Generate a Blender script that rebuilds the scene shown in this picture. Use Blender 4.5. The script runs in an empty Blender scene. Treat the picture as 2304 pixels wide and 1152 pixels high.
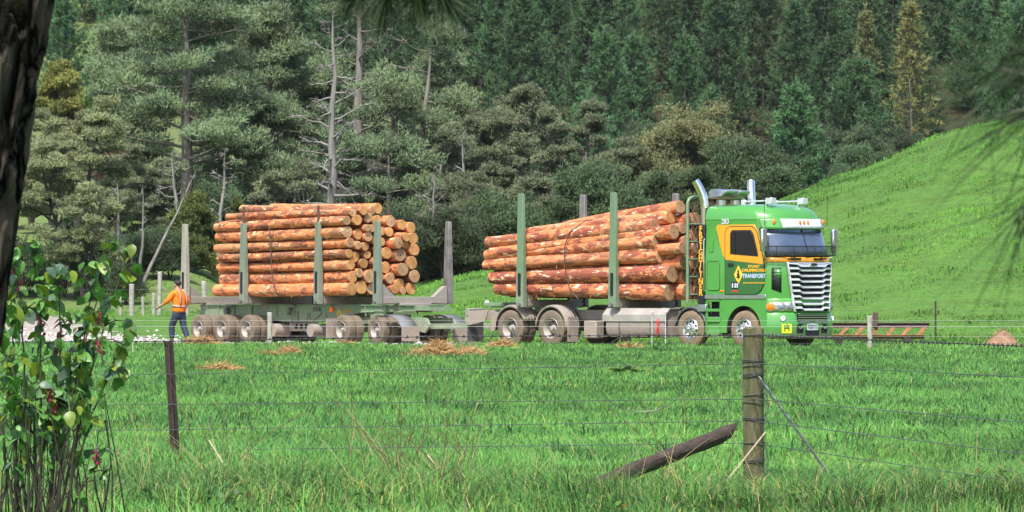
import bpy, bmesh, math, random
import numpy as np
from mathutils import Vector, Matrix, noise as mnoise

R = math.radians
S = bpy.context.scene
COL = S.collection
rnd = random.Random(7)

# ------------------------------------------------------------------ camera, sky, sun, exposure
cam_d = bpy.data.cameras.new('camera')
cam = bpy.data.objects.new('camera', cam_d); COL.objects.link(cam)
FPX = 16000.0
cam_d.sensor_width = 36.0
cam_d.lens = FPX / 2304.0 * 36.0
cam_d.clip_start = 0.5
cam_d.clip_end = 4000.0
CAMZ = 1.45
cam.location = (0, 0, CAMZ)
cam.rotation_euler = (R(90) + math.atan((667 - 576) / FPX), 0, 0)
cam_d.dof.use_dof = True
cam_d.dof.focus_distance = 200.0
cam_d.dof.aperture_fstop = 60.0
S.camera = cam

SUN_AZ, SUN_EL = 195.0, 57.0            # clockwise from +Y (view direction), height
world = bpy.data.worlds.new('World'); S.world = world; world.use_nodes = True
wn = world.node_tree.nodes; wl = world.node_tree.links
for n in list(wn): wn.remove(n)
sky = wn.new('ShaderNodeTexSky'); sky.sky_type = 'NISHITA'; sky.sun_disc = False
sky.sun_elevation = R(SUN_EL); sky.sun_rotation = R(SUN_AZ)
sky.air_density = 1.0; sky.dust_density = 3.0; sky.ozone_density = 1.0
bg = wn.new('ShaderNodeBackground'); bg.inputs['Strength'].default_value = 0.15
wo = wn.new('ShaderNodeOutputWorld')
wl.new(sky.outputs[0], bg.inputs[0]); wl.new(bg.outputs[0], wo.inputs[0])
sun_d = bpy.data.lights.new('sun', 'SUN'); sun_d.energy = 3.7; sun_d.angle = R(0.6)
sun_d.color = (1.0, 0.965, 0.90)
sun = bpy.data.objects.new('sun', sun_d); COL.objects.link(sun)
_d = Vector((math.sin(R(SUN_AZ)) * math.cos(R(SUN_EL)), math.cos(R(SUN_AZ)) * math.cos(R(SUN_EL)), math.sin(R(SUN_EL))))
sun.rotation_euler = _d.to_track_quat('Z', 'Y').to_euler()
sun.location = (0, -20, 60)
S.view_settings.view_transform = 'Standard'
S.view_settings.look = 'None'
S.view_settings.gamma = 1.0
S.view_settings.use_curve_mapping = False
S.view_settings.exposure = 0.72
S.cycles.max_bounces = 6
S.cycles.transparent_max_bounces = 8
S.cycles.use_denoising = True
S.render.film_transparent = False

# ------------------------------------------------------------------ helpers
def link(o, parent=None):
    COL.objects.link(o)
    if parent is not None: o.parent = parent
    return o

def tag(o, label=None, cat=None, group=None, kind=None):
    if label: o['label'] = label
    if cat: o['category'] = cat
    if group: o['group'] = group
    if kind: o['kind'] = kind
    return o

def empty(name, loc=(0, 0, 0), rz=0.0, parent=None):
    o = bpy.data.objects.new(name, None); o.location = loc; o.rotation_euler = (0, 0, rz)
    o.empty_display_size = 0.2
    return link(o, parent)

def copy_tree(o, parent=None):
    c = o.copy(); COL.objects.link(c); c.parent = parent
    for ch in list(o.children): copy_tree(ch, c)
    return c

class MB:
    """collects shapes, links them as one mesh object"""
    def __init__(self): self.v = []; self.f = []; self.m = []
    def add(self, v, f, m=0):
        n = len(self.v); self.v += [tuple(p) for p in v]
        for q in f: self.f.append(tuple(n + i for i in q)); self.m.append(m)
        return self
    def box(self, c, s, rot=None, m=0, bev=0.0):
        hx, hy, hz = s[0] / 2, s[1] / 2, s[2] / 2
        pts = []
        for x, y, z in ((-1,-1,-1),(1,-1,-1),(1,1,-1),(-1,1,-1),(-1,-1,1),(1,-1,1),(1,1,1),(-1,1,1)):
            p = Vector((x * hx, y * hy, z * hz))
            if rot is not None: p = rot @ p
            pts.append((p.x + c[0], p.y + c[1], p.z + c[2]))
        return self.add(pts, [(0,3,2,1),(4,5,6,7),(0,1,5,4),(1,2,6,5),(2,3,7,6),(3,0,4,7)], m)
    def bar(self, a, b, w, h, up=(0, 0, 1), m=0):
        a = Vector(a); b = Vector(b); d = b - a; L = d.length; d.normalize()
        upv = Vector(up); sd = d.cross(upv)
        if sd.length < 1e-5: sd = d.cross(Vector((1, 0, 0)))
        sd.normalize(); u = sd.cross(d).normalized()
        rot = Matrix((d, sd, u)).transposed()
        return self.box((a + b) / 2, (L, w, h), rot, m)
    def tube(self, P, r, n=8, cap=True, m=0):
        P = [Vector(p) for p in P]
        if not isinstance(r, (list, tuple)): r = [r] * len(P)
        rings = []; ref = None
        for i, p in enumerate(P):
            t = (P[min(i + 1, len(P) - 1)] - P[max(i - 1, 0)])
            if t.length < 1e-9: t = Vector((0, 0, 1))
            t.normalize()
            if ref is None: ref = Vector((0, 0, 1)) if abs(t.z) < .9 else Vector((1, 0, 0))
            a = (ref - t * ref.dot(t))
            if a.length < 1e-5: a = t.orthogonal()
            a.normalize(); ref = a; b = t.cross(a)
            rings.append([p + (a * math.cos(2 * math.pi * k / n) + b * math.sin(2 * math.pi * k / n)) * r[i] for k in range(n)])
        return self.loft(rings, True, cap, m)
    def cyl(self, a, b, r0, r1=None, n=16, cap=True, m=0):
        return self.tube([a, b], [r0, r0 if r1 is None else r1], n, cap, m)
    def loft(self, rings, closed=True, cap=True, m=0):
        n = len(rings[0]); v = [p for r in rings for p in r]; f = []
        for i in range(len(rings) - 1):
            for k in range(n if closed else n - 1):
                k2 = (k + 1) % n
                f.append((i * n + k, i * n + k2, (i + 1) * n + k2, (i + 1) * n + k))
        if cap and closed:
            f.append(tuple(reversed(range(n)))); f.append(tuple(range((len(rings) - 1) * n, len(rings) * n)))
        return self.add(v, f, m)
    def prism(self, poly, axis, a, b, m=0):
        """poly of 2D points, extruded along axis ('x','y','z') from a to b"""
        def P(p, h):
            if axis == 'y': return (p[0], h, p[1])
            if axis == 'x': return (h, p[0], p[1])
            return (p[0], p[1], h)
        n = len(poly); v = [P(p, a) for p in poly] + [P(p, b) for p in poly]
        f = [tuple(range(n)), tuple(reversed(range(n, 2 * n)))]
        for k in range(n): f.append((k, (k + 1) % n, n + (k + 1) % n, n + k))
        return self.add(v, f, m)
    def lathe(self, prof, n=32, axis='y', c=(0, 0, 0), m=0, ms=None):
        """prof: (along, radius) pairs, revolved round the axis through c"""
        rings = []
        for a, r in prof:
            ring = []
            for k in range(n):
                t = 2 * math.pi * k / n; u, w = r * math.cos(t), r * math.sin(t)
                if axis == 'y': ring.append((c[0] + u, c[1] + a, c[2] + w))
                elif axis == 'x': ring.append((c[0] + a, c[1] + u, c[2] + w))
                else: ring.append((c[0] + u, c[1] + w, c[2] + a))
            rings.append(ring)
        if ms is None: return self.loft(rings, True, False, m)
        for i in range(len(rings) - 1): self.loft(rings[i:i + 2], True, False, ms[i])
        return self
    def grid(self, rows, m=0):
        return self.loft(rows, False, False, m)
    def ball(self, c, r, n=12, k=8, m=0):
        r = r if isinstance(r, (list, tuple)) else (r, r, r)
        rings = []
        for i in range(k + 1):
            t = math.pi * i / k
            rings.append([(c[0] + r[0] * math.sin(t) * math.cos(2 * math.pi * j / n), c[1] + r[1] * math.sin(t) * math.sin(2 * math.pi * j / n), c[2] - r[2] * math.cos(t)) for j in range(n)])
        return self.loft(rings, True, False, m)
    def mesh(self, name, mats, smooth=True, angle=35, recalc=True):
        me = bpy.data.meshes.new(name); me.from_pydata(self.v, [], self.f)
        for x in (mats if isinstance(mats, (list, tuple)) else [mats]): me.materials.append(x)
        me.polygons.foreach_set('material_index', self.m)
        if recalc:
            bm = bmesh.new(); bm.from_mesh(me)
            bmesh.ops.recalc_face_normals(bm, faces=bm.faces); bm.to_mesh(me); bm.free()
        if smooth:
            me.shade_smooth()
            me.set_sharp_from_angle(angle=R(angle))
        me.update()
        return me
    def build(self, name, mats, parent=None, smooth=True, angle=35, bevel=0.0, solid=0.0, loc=None, recalc=True):
        o = bpy.data.objects.new(name, self.mesh(name, mats, smooth, angle, recalc))
        if loc is not None: o.location = loc
        link(o, parent)
        if solid:
            md = o.modifiers.new('solid', 'SOLIDIFY'); md.thickness = solid; md.offset = 0
        if bevel:
            md = o.modifiers.new('bevel', 'BEVEL'); md.width = bevel; md.segments = 2; md.limit_method = 'ANGLE'; md.angle_limit = R(40)
            md.harden_normals = False
        return o

def np_mesh(name, V, F, mat, tint=None, smooth=False):
    """V (n,3), F (m,3) triangles, tint (n,) or (n,3) colour per vertex"""
    me = bpy.data.meshes.new(name)
    V = np.asarray(V, dtype=np.float32); F = np.asarray(F, dtype=np.int32)
    me.vertices.add(len(V)); me.vertices.foreach_set('co', V.ravel())
    me.loops.add(F.size); me.loops.foreach_set('vertex_index', F.ravel())
    me.polygons.add(len(F)); me.polygons.foreach_set('loop_start', np.arange(0, F.size, 3, dtype=np.int32))
    if smooth: me.polygons.foreach_set('use_smooth', np.ones(len(F), dtype=bool))
    if tint is not None:
        t = np.asarray(tint, dtype=np.float32)
        if t.ndim == 1: t = np.repeat(t[:, None], 3, 1)
        c = np.ones((len(V), 4), dtype=np.float32); c[:, :3] = t
        at = me.attributes.new('tint', 'FLOAT_COLOR', 'POINT'); at.data.foreach_set('color', c.ravel())
    me.update(calc_edges=True)
    if mat is not None: me.materials.append(mat)
    return me

def np_obj(name, V, F, mat, parent=None, tint=None, smooth=False):
    return link(bpy.data.objects.new(name, np_mesh(name, V, F, mat, tint, smooth)), parent)

def text(name, body, size, loc, rot, mat, parent, align='CENTER', sx=1.0, spacing=1.0, line=1.0, bold=0.0):
    cu = bpy.data.curves.new(name, 'FONT'); cu.body = body; cu.size = size
    cu.align_x = align; cu.align_y = 'CENTER'; cu.extrude = 0.003; cu.space_character = spacing; cu.space_line = line
    cu.offset = bold; cu.resolution_u = 3
    tmp = bpy.data.objects.new('tmp', cu); COL.objects.link(tmp)
    bpy.context.view_layer.update()
    dg = bpy.context.evaluated_depsgraph_get()
    me = bpy.data.meshes.new_from_object(tmp.evaluated_get(dg))
    bpy.data.objects.remove(tmp); bpy.data.curves.remove(cu)
    me.name = name; me.materials.clear(); me.materials.append(mat)
    o = bpy.data.objects.new(name, me); o.location = loc; o.rotation_euler = rot; o.scale = (sx, 1, 1)
    return link(o, parent)

# ------------------------------------------------------------------ materials
def nodes_of(name):
    m = bpy.data.materials.new(name); m.use_nodes = True
    nt = m.node_tree
    for n in list(nt.nodes): nt.nodes.remove(n)
    out = nt.nodes.new('ShaderNodeOutputMaterial')
    return m, nt, out

def N(nt, t, **kw):
    n = nt.nodes.new(t)
    for k, v in kw.items():
        if k.startswith('i_'): n.inputs[k[2:].replace('_', ' ')].default_value = v
        else: setattr(n, k, v)
    return n

def mixc(nt, fac, a, b, blend='MIX'):
    n = nt.nodes.new('ShaderNodeMix'); n.data_type = 'RGBA'; n.blend_type = blend
    for sock, val in ((n.inputs[0], fac), (n.inputs[6], a), (n.inputs[7], b)):
        if hasattr(val, 'links') or hasattr(val, 'is_linked'): nt.links.new(val, sock)
        elif isinstance(val, (int, float)): sock.default_value = val
        else: sock.default_value = (*val, 1)
    return n.outputs[2]

def ramp(nt, src, pts):
    n = nt.nodes.new('ShaderNodeValToRGB'); cr = n.color_ramp
    while len(cr.elements) < len(pts): cr.elements.new(0.5)
    for e, (p, c) in zip(cr.elements, pts):
        e.position = p; e.color = (*c, 1) if not isinstance(c, (int, float)) else (c, c, c, 1)
    nt.links.new(src, n.inputs[0]); return n.outputs[0]

def coords(nt, scale=(1, 1, 1), rand=False):
    tc = nt.nodes.new('ShaderNodeTexCoord'); mp = nt.nodes.new('ShaderNodeMapping')
    mp.inputs['Scale'].default_value = scale
    nt.links.new(tc.outputs['Object'], mp.inputs[0])
    if rand:
        oi = nt.nodes.new('ShaderNodeObjectInfo')
        ad = nt.nodes.new('ShaderNodeVectorMath'); ad.operation = 'SCALE'
        cb = nt.nodes.new('ShaderNodeCombineXYZ')
        for k in range(3): nt.links.new(oi.outputs['Random'], cb.inputs[k])
        nt.links.new(cb.outputs[0], ad.inputs[0]); ad.inputs['Scale'].default_value = 37.0
        nt.links.new(ad.outputs[0], mp.inputs['Location'])
    return mp.outputs[0]

def noise_tex(nt, vec, scale, detail=4, rough=.55):
    n = nt.nodes.new('ShaderNodeTexNoise'); n.inputs['Scale'].default_value = scale
    n.inputs['Detail'].default_value = detail; n.inputs['Roughness'].default_value = rough
    nt.links.new(vec, n.inputs['Vector']); return n.outputs['Fac']

def bump(nt, h, strength=.3, dist=.02):
    b = nt.nodes.new('ShaderNodeBump'); b.inputs['Strength'].default_value = strength; b.inputs['Distance'].default_value = dist
    nt.links.new(h, b.inputs['Height']); return b.outputs[0]

def pbsdf(nt, out, base, rough=.6, metal=0.0, coat=0.0, normal=None, spec=None):
    p = nt.nodes.new('ShaderNodeBsdfPrincipled')
    if isinstance(base, tuple): p.inputs['Base Color'].default_value = (*base, 1)
    else: nt.links.new(base, p.inputs['Base Color'])
    if isinstance(rough, (int, float)): p.inputs['Roughness'].default_value = rough
    else: nt.links.new(rough, p.inputs['Roughness'])
    p.inputs['Metallic'].default_value = metal; p.inputs['Coat Weight'].default_value = coat
    p.inputs['Coat Roughness'].default_value = .08
    if spec is not None: p.inputs['Specular IOR Level'].default_value = spec
    if normal is not None: nt.links.new(normal, p.inputs['Normal'])
    nt.links.new(p.outputs[0], out.inputs[0]); return p

def simple(name, c, rough=.6, metal=0.0, var=.25, scale=3.0, bmp=0.0, coat=0.0, c2=None, stretch=(1, 1, 1), fac=(.35, .65)):
    m, nt, out = nodes_of(name)
    v = coords(nt, stretch); n = noise_tex(nt, v, scale, 6)
    c2 = c2 or tuple(x * (1 - var) for x in c)
    col = ramp(nt, n, [(fac[0], c2), (fac[1], c)])
    nrm = bump(nt, noise_tex(nt, v, scale * 6, 4), bmp, .01) if bmp else None
    pbsdf(nt, out, col, rough, metal, coat, nrm); return m

MUD = (.30, .235, .175)
def paint(name, c, mud_top=1.2, mud_full=.25, mud_amt=.85, rough=.3, coat=.6, mud=MUD, metal=0.0, base_dirt=.06):
    """painted metal with road mud thrown over its lower parts (height in the vehicle's own space)"""
    m, nt, out = nodes_of(name)
    v = coords(nt); n1 = noise_tex(nt, v, 1.7, 6, .6); n2 = noise_tex(nt, v, 9.0, 5, .6)
    sep = N(nt, 'ShaderNodeSeparateXYZ'); nt.links.new(v, sep.inputs[0])
    mr = N(nt, 'ShaderNodeMapRange'); mr.inputs['From Min'].default_value = mud_full; mr.inputs['From Max'].default_value = mud_top
    mr.inputs['To Min'].default_value = 1.0; mr.inputs['To Max'].default_value = 0.0
    nt.links.new(sep.outputs['Z'], mr.inputs['Value'])
    a = N(nt, 'ShaderNodeMath', operation='ADD'); nt.links.new(mr.outputs[0], a.inputs[0])
    b = N(nt, 'ShaderNodeMath', operation='MULTIPLY_ADD'); nt.links.new(n1, b.inputs[0]); b.inputs[1].default_value = 1.3; b.inputs[2].default_value = -.65
    nt.links.new(b.outputs[0], a.inputs[1])
    cl = N(nt, 'ShaderNodeMapRange'); cl.inputs['From Min'].default_value = .15; cl.inputs['From Max'].default_value = .9
    cl.inputs['To Min'].default_value = base_dirt; cl.inputs['To Max'].default_value = mud_amt
    nt.links.new(a.outputs[0], cl.inputs['Value'])
    mudc = ramp(nt, n2, [(.3, tuple(x * .7 for x in mud)), (.7, mud)])
    basec = ramp(nt, n1, [(.3, tuple(x * .9 for x in c)), (.7, c)])
    col = mixc(nt, cl.outputs[0], basec, mudc)
    rg = N(nt, 'ShaderNodeMapRange'); rg.inputs['To Min'].default_value = rough; rg.inputs['To Max'].default_value = .85
    nt.links.new(cl.outputs[0], rg.inputs['Value'])
    p = pbsdf(nt, out, col, rg.outputs[0], 0.0, 0.0)
    ct = N(nt, 'ShaderNodeMapRange'); ct.inputs['To Min'].default_value = coat; ct.inputs['To Max'].default_value = 0.0
    nt.links.new(cl.outputs[0], ct.inputs['Value']); nt.links.new(ct.outputs[0], p.inputs['Coat Weight'])
    if metal:
        mt = N(nt, 'ShaderNodeMapRange'); mt.inputs['To Min'].default_value = metal; mt.inputs['To Max'].default_value = 0.0
        nt.links.new(cl.outputs[0], mt.inputs['Value']); nt.links.new(mt.outputs[0], p.inputs['Metallic'])
    return m

def leafy(name, c, c2, scale=.35, up=.55, rough=.55, trans=.25, objvar=.35, tintw=1.0, hue=(1, 1, 1)):
    """leaves and grass: colour by clump (tint attribute), by tree, and a slow drift through space; thin enough to let light through"""
    m, nt, out = nodes_of(name)
    v = coords(nt); n = noise_tex(nt, v, scale, 3)
    col = ramp(nt, n, [(.35, c2), (.65, c)])
    at = N(nt, 'ShaderNodeAttribute', attribute_name='tint')
    col = mixc(nt, tintw, col, at.outputs['Color'], 'MULTIPLY')
    oi = N(nt, 'ShaderNodeObjectInfo')
    mr = N(nt, 'ShaderNodeMapRange'); mr.inputs['To Min'].default_value = 1 - objvar; mr.inputs['To Max'].default_value = 1 + objvar
    nt.links.new(oi.outputs['Random'], mr.inputs['Value'])
    hs = N(nt, 'ShaderNodeHueSaturation'); nt.links.new(col, hs.inputs['Color']); nt.links.new(mr.outputs[0], hs.inputs['Value'])
    m2 = N(nt, 'ShaderNodeMath', operation='MULTIPLY_ADD'); nt.links.new(oi.outputs['Random'], m2.inputs[0])
    m2.inputs[1].default_value = .024 * (1 if objvar else 0); m2.inputs[2].default_value = .486 if objvar else .5
    nt.links.new(m2.outputs[0], hs.inputs['Hue'])
    col = hs.outputs[0]
    # leaf normals bent upward a little: a blade or needle bunch is rounded, not a flat card
    g = N(nt, 'ShaderNodeNewGeometry'); ad = N(nt, 'ShaderNodeVectorMath', operation='ADD')
    nt.links.new(g.outputs['Normal'], ad.inputs[0]); ad.inputs[1].default_value = (0, 0, up)
    nm = N(nt, 'ShaderNodeVectorMath', operation='NORMALIZE'); nt.links.new(ad.outputs[0], nm.inputs[0])
    p = N(nt, 'ShaderNodeBsdfPrincipled'); nt.links.new(col, p.inputs['Base Color']); p.inputs['Roughness'].default_value = rough
    p.inputs['Specular IOR Level'].default_value = .25
    nt.links.new(nm.outputs[0], p.inputs['Normal'])
    tr = N(nt, 'ShaderNodeBsdfTranslucent'); nt.links.new(col, tr.inputs[0])
    mx = N(nt, 'ShaderNodeMixShader'); mx.inputs[0].default_value = trans
    nt.links.new(p.outputs[0], mx.inputs[1]); nt.links.new(tr.outputs[0], mx.inputs[2])
    nt.links.new(mx.outputs[0], out.inputs[0]); return m

# ------------------------------------------------------------------ the lie of the land
HILL_X = np.array([-400, -60, -9.5, -6.5, -4.7, -2.85, -.98, 2.8, 7.0, 11.2, 13.1, 15.0, 16.8, 18.7, 21.6, 30, 60, 400])
HILL_Z = np.array([.5, .5, .6, 1.0, 1.75, 2.3, 2.72, 3.6, 4.6, 5.6, 6.36, 6.95, 7.65, 8.2, 8.7, 9.8, 12, 12])
def sm(a, b, t):
    u = np.clip((t - a) / (b - a), 0, 1); return u * u * (3 - 2 * u)
def vnoise(x, y, s, seed=0):
    """cheap smooth value noise on arrays"""
    x = x * s + seed * 17.31; y = y * s + seed * 9.77
    xi = np.floor(x); yi = np.floor(y); fx = x - xi; fy = y - yi
    fx = fx * fx * (3 - 2 * fx); fy = fy * fy * (3 - 2 * fy)
    def h(a, b):
        t = np.sin(a * 127.1 + b * 311.7 + seed * 74.7) * 43758.5453
        return t - np.floor(t)
    return (h(xi, yi) * (1 - fx) + h(xi + 1, yi) * fx) * (1 - fy) + (h(xi, yi + 1) * (1 - fx) + h(xi + 1, yi + 1) * fx) * fy
def ground(x, y):
    x = np.asarray(x, float); y = np.asarray(y, float)
    flat = (vnoise(x, y, .16, 1) - .5) * .10 + (vnoise(x, y, .7, 2) - .5) * .05
    near = (vnoise(x, y, .55, 3) - .45) * .16 * (1 - sm(53, 58, y))
    rise = .9 * sm(224, 272, y)
    wy = 275 + 42 * sm(-14, -7, x)
    z2 = .085 * np.maximum(0, y - wy) * (1 - sm(330, 420, y)) + sm(330, 420, y) * np.maximum(0, .085 * (375 - wy))
    back = 9.0 * sm(330, 560, y) * .62 + .34 * np.maximum(0, y - 560) * (1 - .8 * sm(760, 1300, y))
    hp = sm(226, 302, y) ** .9
    fall = 1 - .45 * sm(304, 350, y)
    hx = np.interp(x * 300.0 / np.maximum(y, 230), HILL_X, HILL_Z)
    hill = hx * hp * fall + (vnoise(x, y, .12, 5) - .5) * .55 * hp + (vnoise(x, y, .45, 6) - .5) * .22 * hp + (vnoise(x, y, .5, 16) - .5) * .10 * hp + np.abs(vnoise(x * .25, y, .55, 17) - .5) * .18 * hp
    base = rise + z2 + back
    k = .5 * (base + hill + np.sqrt((base - hill) ** 2 + .04)) - .1
    return flat * (1 - sm(206, 222, y) * .6) + near + k
def gz(x, y): return float(ground(np.array([x]), np.array([y]))[0])

def TW(p):                                # truck's own frame -> world
    return TRUCK_M @ Vector(p)
TRUCK_O, TRUCK_A = (8.39, 200.0, 0.0), R(-45)
TRAIL_O, TRAIL_A = (-2.96, 212.75, 0.0), R(-55)
TRUCK_M = Matrix.Translation(TRUCK_O) @ Matrix.Rotation(TRUCK_A, 4, 'Z')
TRAIL_M = Matrix.Translation(TRAIL_O) @ Matrix.Rotation(TRAIL_A, 4, 'Z')
def local_of(x, y, o, a):
    dx = x - o[0]; dy = y - o[1]; c, s = math.cos(-a), math.sin(-a)
    return dx * c - dy * s, dx * s + dy * c

# ground material: pasture soil and short turf, forest litter further back, told apart by a vertex attribute
def ground_mat():
    m, nt, out = nodes_of('turf')
    v = coords(nt)
    n1 = noise_tex(nt, v, .25, 5); n2 = noise_tex(nt, v, 2.3, 6, .65)
    turf = ramp(nt, n1, [(.3, (.060, .145, .026)), (.5, (.084, .195, .030)), (.7, (.108, .23, .034))])
    fine = ramp(nt, n2, [(.32, (.050, .085, .024)), (.45, (.072, .16, .028)), (.72, (.12, .24, .037))])
    turf = mixc(nt, .55, turf, fine)
    n3 = noise_tex(nt, coords(nt, (.5, .5, 2.2)), .9, 5, .6)
    lay = ramp(nt, n3, [(.5, (1, 1, 1)), (.68, (.93, .72, .75))])
    turf = mixc(nt, .8, turf, lay, 'MULTIPLY')
    lit = ramp(nt, n2, [(.3, (.018, .02, .010)), (.6, (.045, .045, .018)), (.8, (.08, .06, .03))])
    at = N(nt, 'ShaderNodeAttribute', attribute_name='tint')
    sp = N(nt, 'ShaderNodeSeparateColor'); nt.links.new(at.outputs['Color'], sp.inputs[0])
    col = mixc(nt, sp.outputs[0], turf, lit)
    dry = mixc(nt, sp.outputs[1], col, (.16, .20, .07))
    soil = mixc(nt, sp.outputs[2], dry, (.16, .115, .075))
    nb = noise_tex(nt, v, 5, 6, .7)
    pbsdf(nt, out, soil, .9, 0, 0, bump(nt, nb, .8, .12), .2)
    return m
M_TURF = ground_mat()

xs = np.unique(np.concatenate([np.arange(-152, -44, 12), np.arange(-44, 44.1, .8), np.arange(44, 153, 12)]))
ys = np.unique(np.concatenate([np.arange(-30, 36, 6), np.arange(36, 340, 1.0), np.arange(340, 700, 8), np.arange(700, 901, 25)]))
GX, GY = np.meshgrid(xs, ys); GZ = ground(GX, GY)
nx, ny = len(xs), len(ys)
V = np.stack([GX.ravel(), GY.ravel(), GZ.ravel()], 1)
ii = (np.arange(ny - 1)[:, None] * nx + np.arange(nx - 1)[None, :]).ravel()
F = np.concatenate([np.stack([ii, ii + 1, ii + nx + 1], 1), np.stack([ii, ii + nx + 1, ii + nx], 1)])
X, Y = V[:, 0], V[:, 1]
litter = sm(300, 312, Y) * sm(-11.0, -8.0, X * 300 / np.maximum(Y, 200)) * (1 - .0 * X)
litter = np.maximum(litter, sm(352, 372, Y))
hillx = np.interp(X * 300 / np.maximum(Y, 230), HILL_X, HILL_Z)
litter = litter * np.where((hillx > 1.6) & (Y < 318), sm(304, 316, Y), 1)
drygr = sm(262, 285, Y) * (1 - sm(-12, -8, X * 300 / np.maximum(Y, 200))) * .75
tx, ty = local_of(X, Y, TRUCK_O, TRUCK_A); rx, ry = local_of(X, Y, TRAIL_O, TRAIL_A)
soil = np.maximum(((np.abs(ty) < 1.7) & (tx < .8) & (tx > -13)) * 1.0, ((np.abs(ry) < 2.0) & (rx < 4.5) & (rx > -12)) * 1.0) * .8
tint = np.stack([litter, drygr, soil], 1)
terrain = tag(np_obj('ground', V, F, M_TURF, None, tint, True), kind='structure')

# ------------------------------------------------------------------ grass: every blade is geometry, coloured blade by blade
def blades(px, py, n_per, hmin, hmax, width, rng, spread=.10, dry=.03, bend=.55, lean=None, hscale=None, tintbase=(1, 1, 1)):
    """tufts at px, py: n_per blades each, a blade is a bent tapering strip of three triangles"""
    n = len(px) * n_per
    bx = np.repeat(px, n_per) + rng.normal(0, spread, n); by = np.repeat(py, n_per) + rng.normal(0, spread, n)
    bz = ground(bx, by) - .01
    # trampled and grazed short round the fallen strut and the posts
    low = 1 - .72 * (sm(1225, 1270, 1152 + bx / by * FPX) * (1 - sm(1690, 1760, 1152 + bx / by * FPX))) * sm(49.6, 50.4, by) * (1 - sm(56, 58, by))
    hh = low * rng.uniform(hmin, hmax, n) * np.repeat(rng.uniform(.7, 1.3, len(px)) if hscale is None else hscale, n_per)
    az = rng.uniform(0, 2 * np.pi, n); b = hh * rng.uniform(.15, bend, n)
    la = np.repeat(6.283 * vnoise(px, py, .9, 21) * 2 + rng.normal(0, .5, len(px)), n_per); lk = np.repeat(rng.uniform(.0, .75, len(px)), n_per) * hh
    dx, dy = np.cos(az) * b + np.cos(la) * lk, np.sin(az) * b + np.sin(la) * lk
    if lean is not None: dx += lean * hh; 
    wa = az + np.pi / 2 + rng.normal(0, .5, n); w = width * rng.uniform(.6, 1.3, n)
    wx, wy = np.cos(wa) * w / 2, np.sin(wa) * w / 2
    V = np.empty((n, 5, 3), np.float32)
    V[:, 0] = np.stack([bx - wx, by - wy, bz], 1); V[:, 1] = np.stack([bx + wx, by + wy, bz], 1)
    mx, my, mz = bx + dx * .35, by + dy * .35, bz + hh * .62
    V[:, 2] = np.stack([mx - wx * .8, my - wy * .8, mz], 1); V[:, 3] = np.stack([mx + wx * .8, my + wy * .8, mz], 1)
    V[:, 4] = np.stack([bx + dx, by + dy, bz + hh * rng.uniform(.7, 1.0, n)], 1)
    k = (np.arange(n) * 5)[:, None]
    F = np.concatenate([k + np.array([[0, 1, 3]]), k + np.array([[0, 3, 2]]), k + np.array([[2, 3, 4]])])
    tuft = np.repeat(rng.uniform(.68, 1.3, len(px)) * (.78 + .44 * vnoise(px, py, 1.6, 31)), n_per)
    drift = .72 + .6 * vnoise(bx, by, .28, 8)
    t = (tuft * rng.uniform(.8, 1.2, n) * drift)[:, None] * np.array(tintbase)[None, :]
    yl = rng.uniform(0, 1, n)[:, None]
    t = t * np.where(yl < .25, np.array([[1.25, 1.08, .9]]), np.array([[1, 1, 1]]))
    t = np.where(yl > 1 - dry, np.array([[4.2, 1.55, 2.6]]) * rng.uniform(.6, 1.1, (n, 1)), t)
    return V.reshape(-1, 3), F, np.repeat(t, 5, 0)

def join(parts):
    Vs, Fs, Ts, o = [], [], [], 0
    for V, F, T in parts:
        Vs.append(V); Fs.append(F + o); Ts.append(T); o += len(V)
    return np.concatenate(Vs), np.concatenate(Fs), np.concatenate(Ts)

def wedge(y0, y1, dens, rng, margin=2.6, half=.0745):
    area = (y1 - y0) * ((y0 + y1) * half + 2 * margin); n = int(area * dens)
    y = rng.uniform(y0, y1, int(n * 1.3)); x = rng.uniform(-1, 1, len(y)) * (y1 * half + margin)
    k = np.abs(x) < y * half + margin
    return x[k], y[k]
def clear_of_vehicles(x, y):
    tx, ty = local_of(x, y, TRUCK_O, TRUCK_A); rx, ry = local_of(x, y, TRAIL_O, TRAIL_A)
    a = (tx < .5) & (tx > -13.2) & (ty > -1.75) & (ty < 1.6)
    b = (rx < 1.5) & (rx > -14) & (ry > -2.0) & (ry < 2.6)
    c = (x < -6.5) & (y > 219.5) & (y < 262) & (x < np.interp(y, [219, 224, 230, 240, 262], [-6.5, -7.8, -11.2, -13.4, -16.3]))
    return ~(a | b | c)
rng = np.random.default_rng(11)
parts = []
for (y0, y1, dens, npr, h0, h1, w, sp, dry) in (
        (46, 52, 110, 9, .09, .22, .0072, .07, .10), (52, 58, 110, 9, .07, .17, .0072, .07, .05), (58, 75, 72, 8, .06, .15, .0085, .08, .02),
        (75, 110, 32, 8, .06, .15, .011, .10, .018), (110, 155, 16, 8, .06, .15, .015, .14, .018), (155, 214, 10, 8, .06, .16, .020, .17, .018)):
    x, y = wedge(y0, y1, dens, rng)
    k = clear_of_vehicles(x, y); x, y = x[k], y[k]
    hs = .45 + 1.0 * vnoise(x, y, .5, 4) ** 2 + .9 * np.maximum(0, vnoise(x, y, 1.3, 9) - .62) / .38
    parts.append(blades(x, y, npr, h0, h1, w, rng, sp, dry, .8, None, hs))
M_GRASS2 = leafy('field_grass_blades', (.124, .296, .058), (.080, .216, .052), .22, 1.0, .42, .3, 0.0)
V, F, T = join(parts)
tag(np_obj('field_grass', V, F, M_GRASS2, None, T), kind='stuff')
print('field grass tris', len(F))
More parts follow.
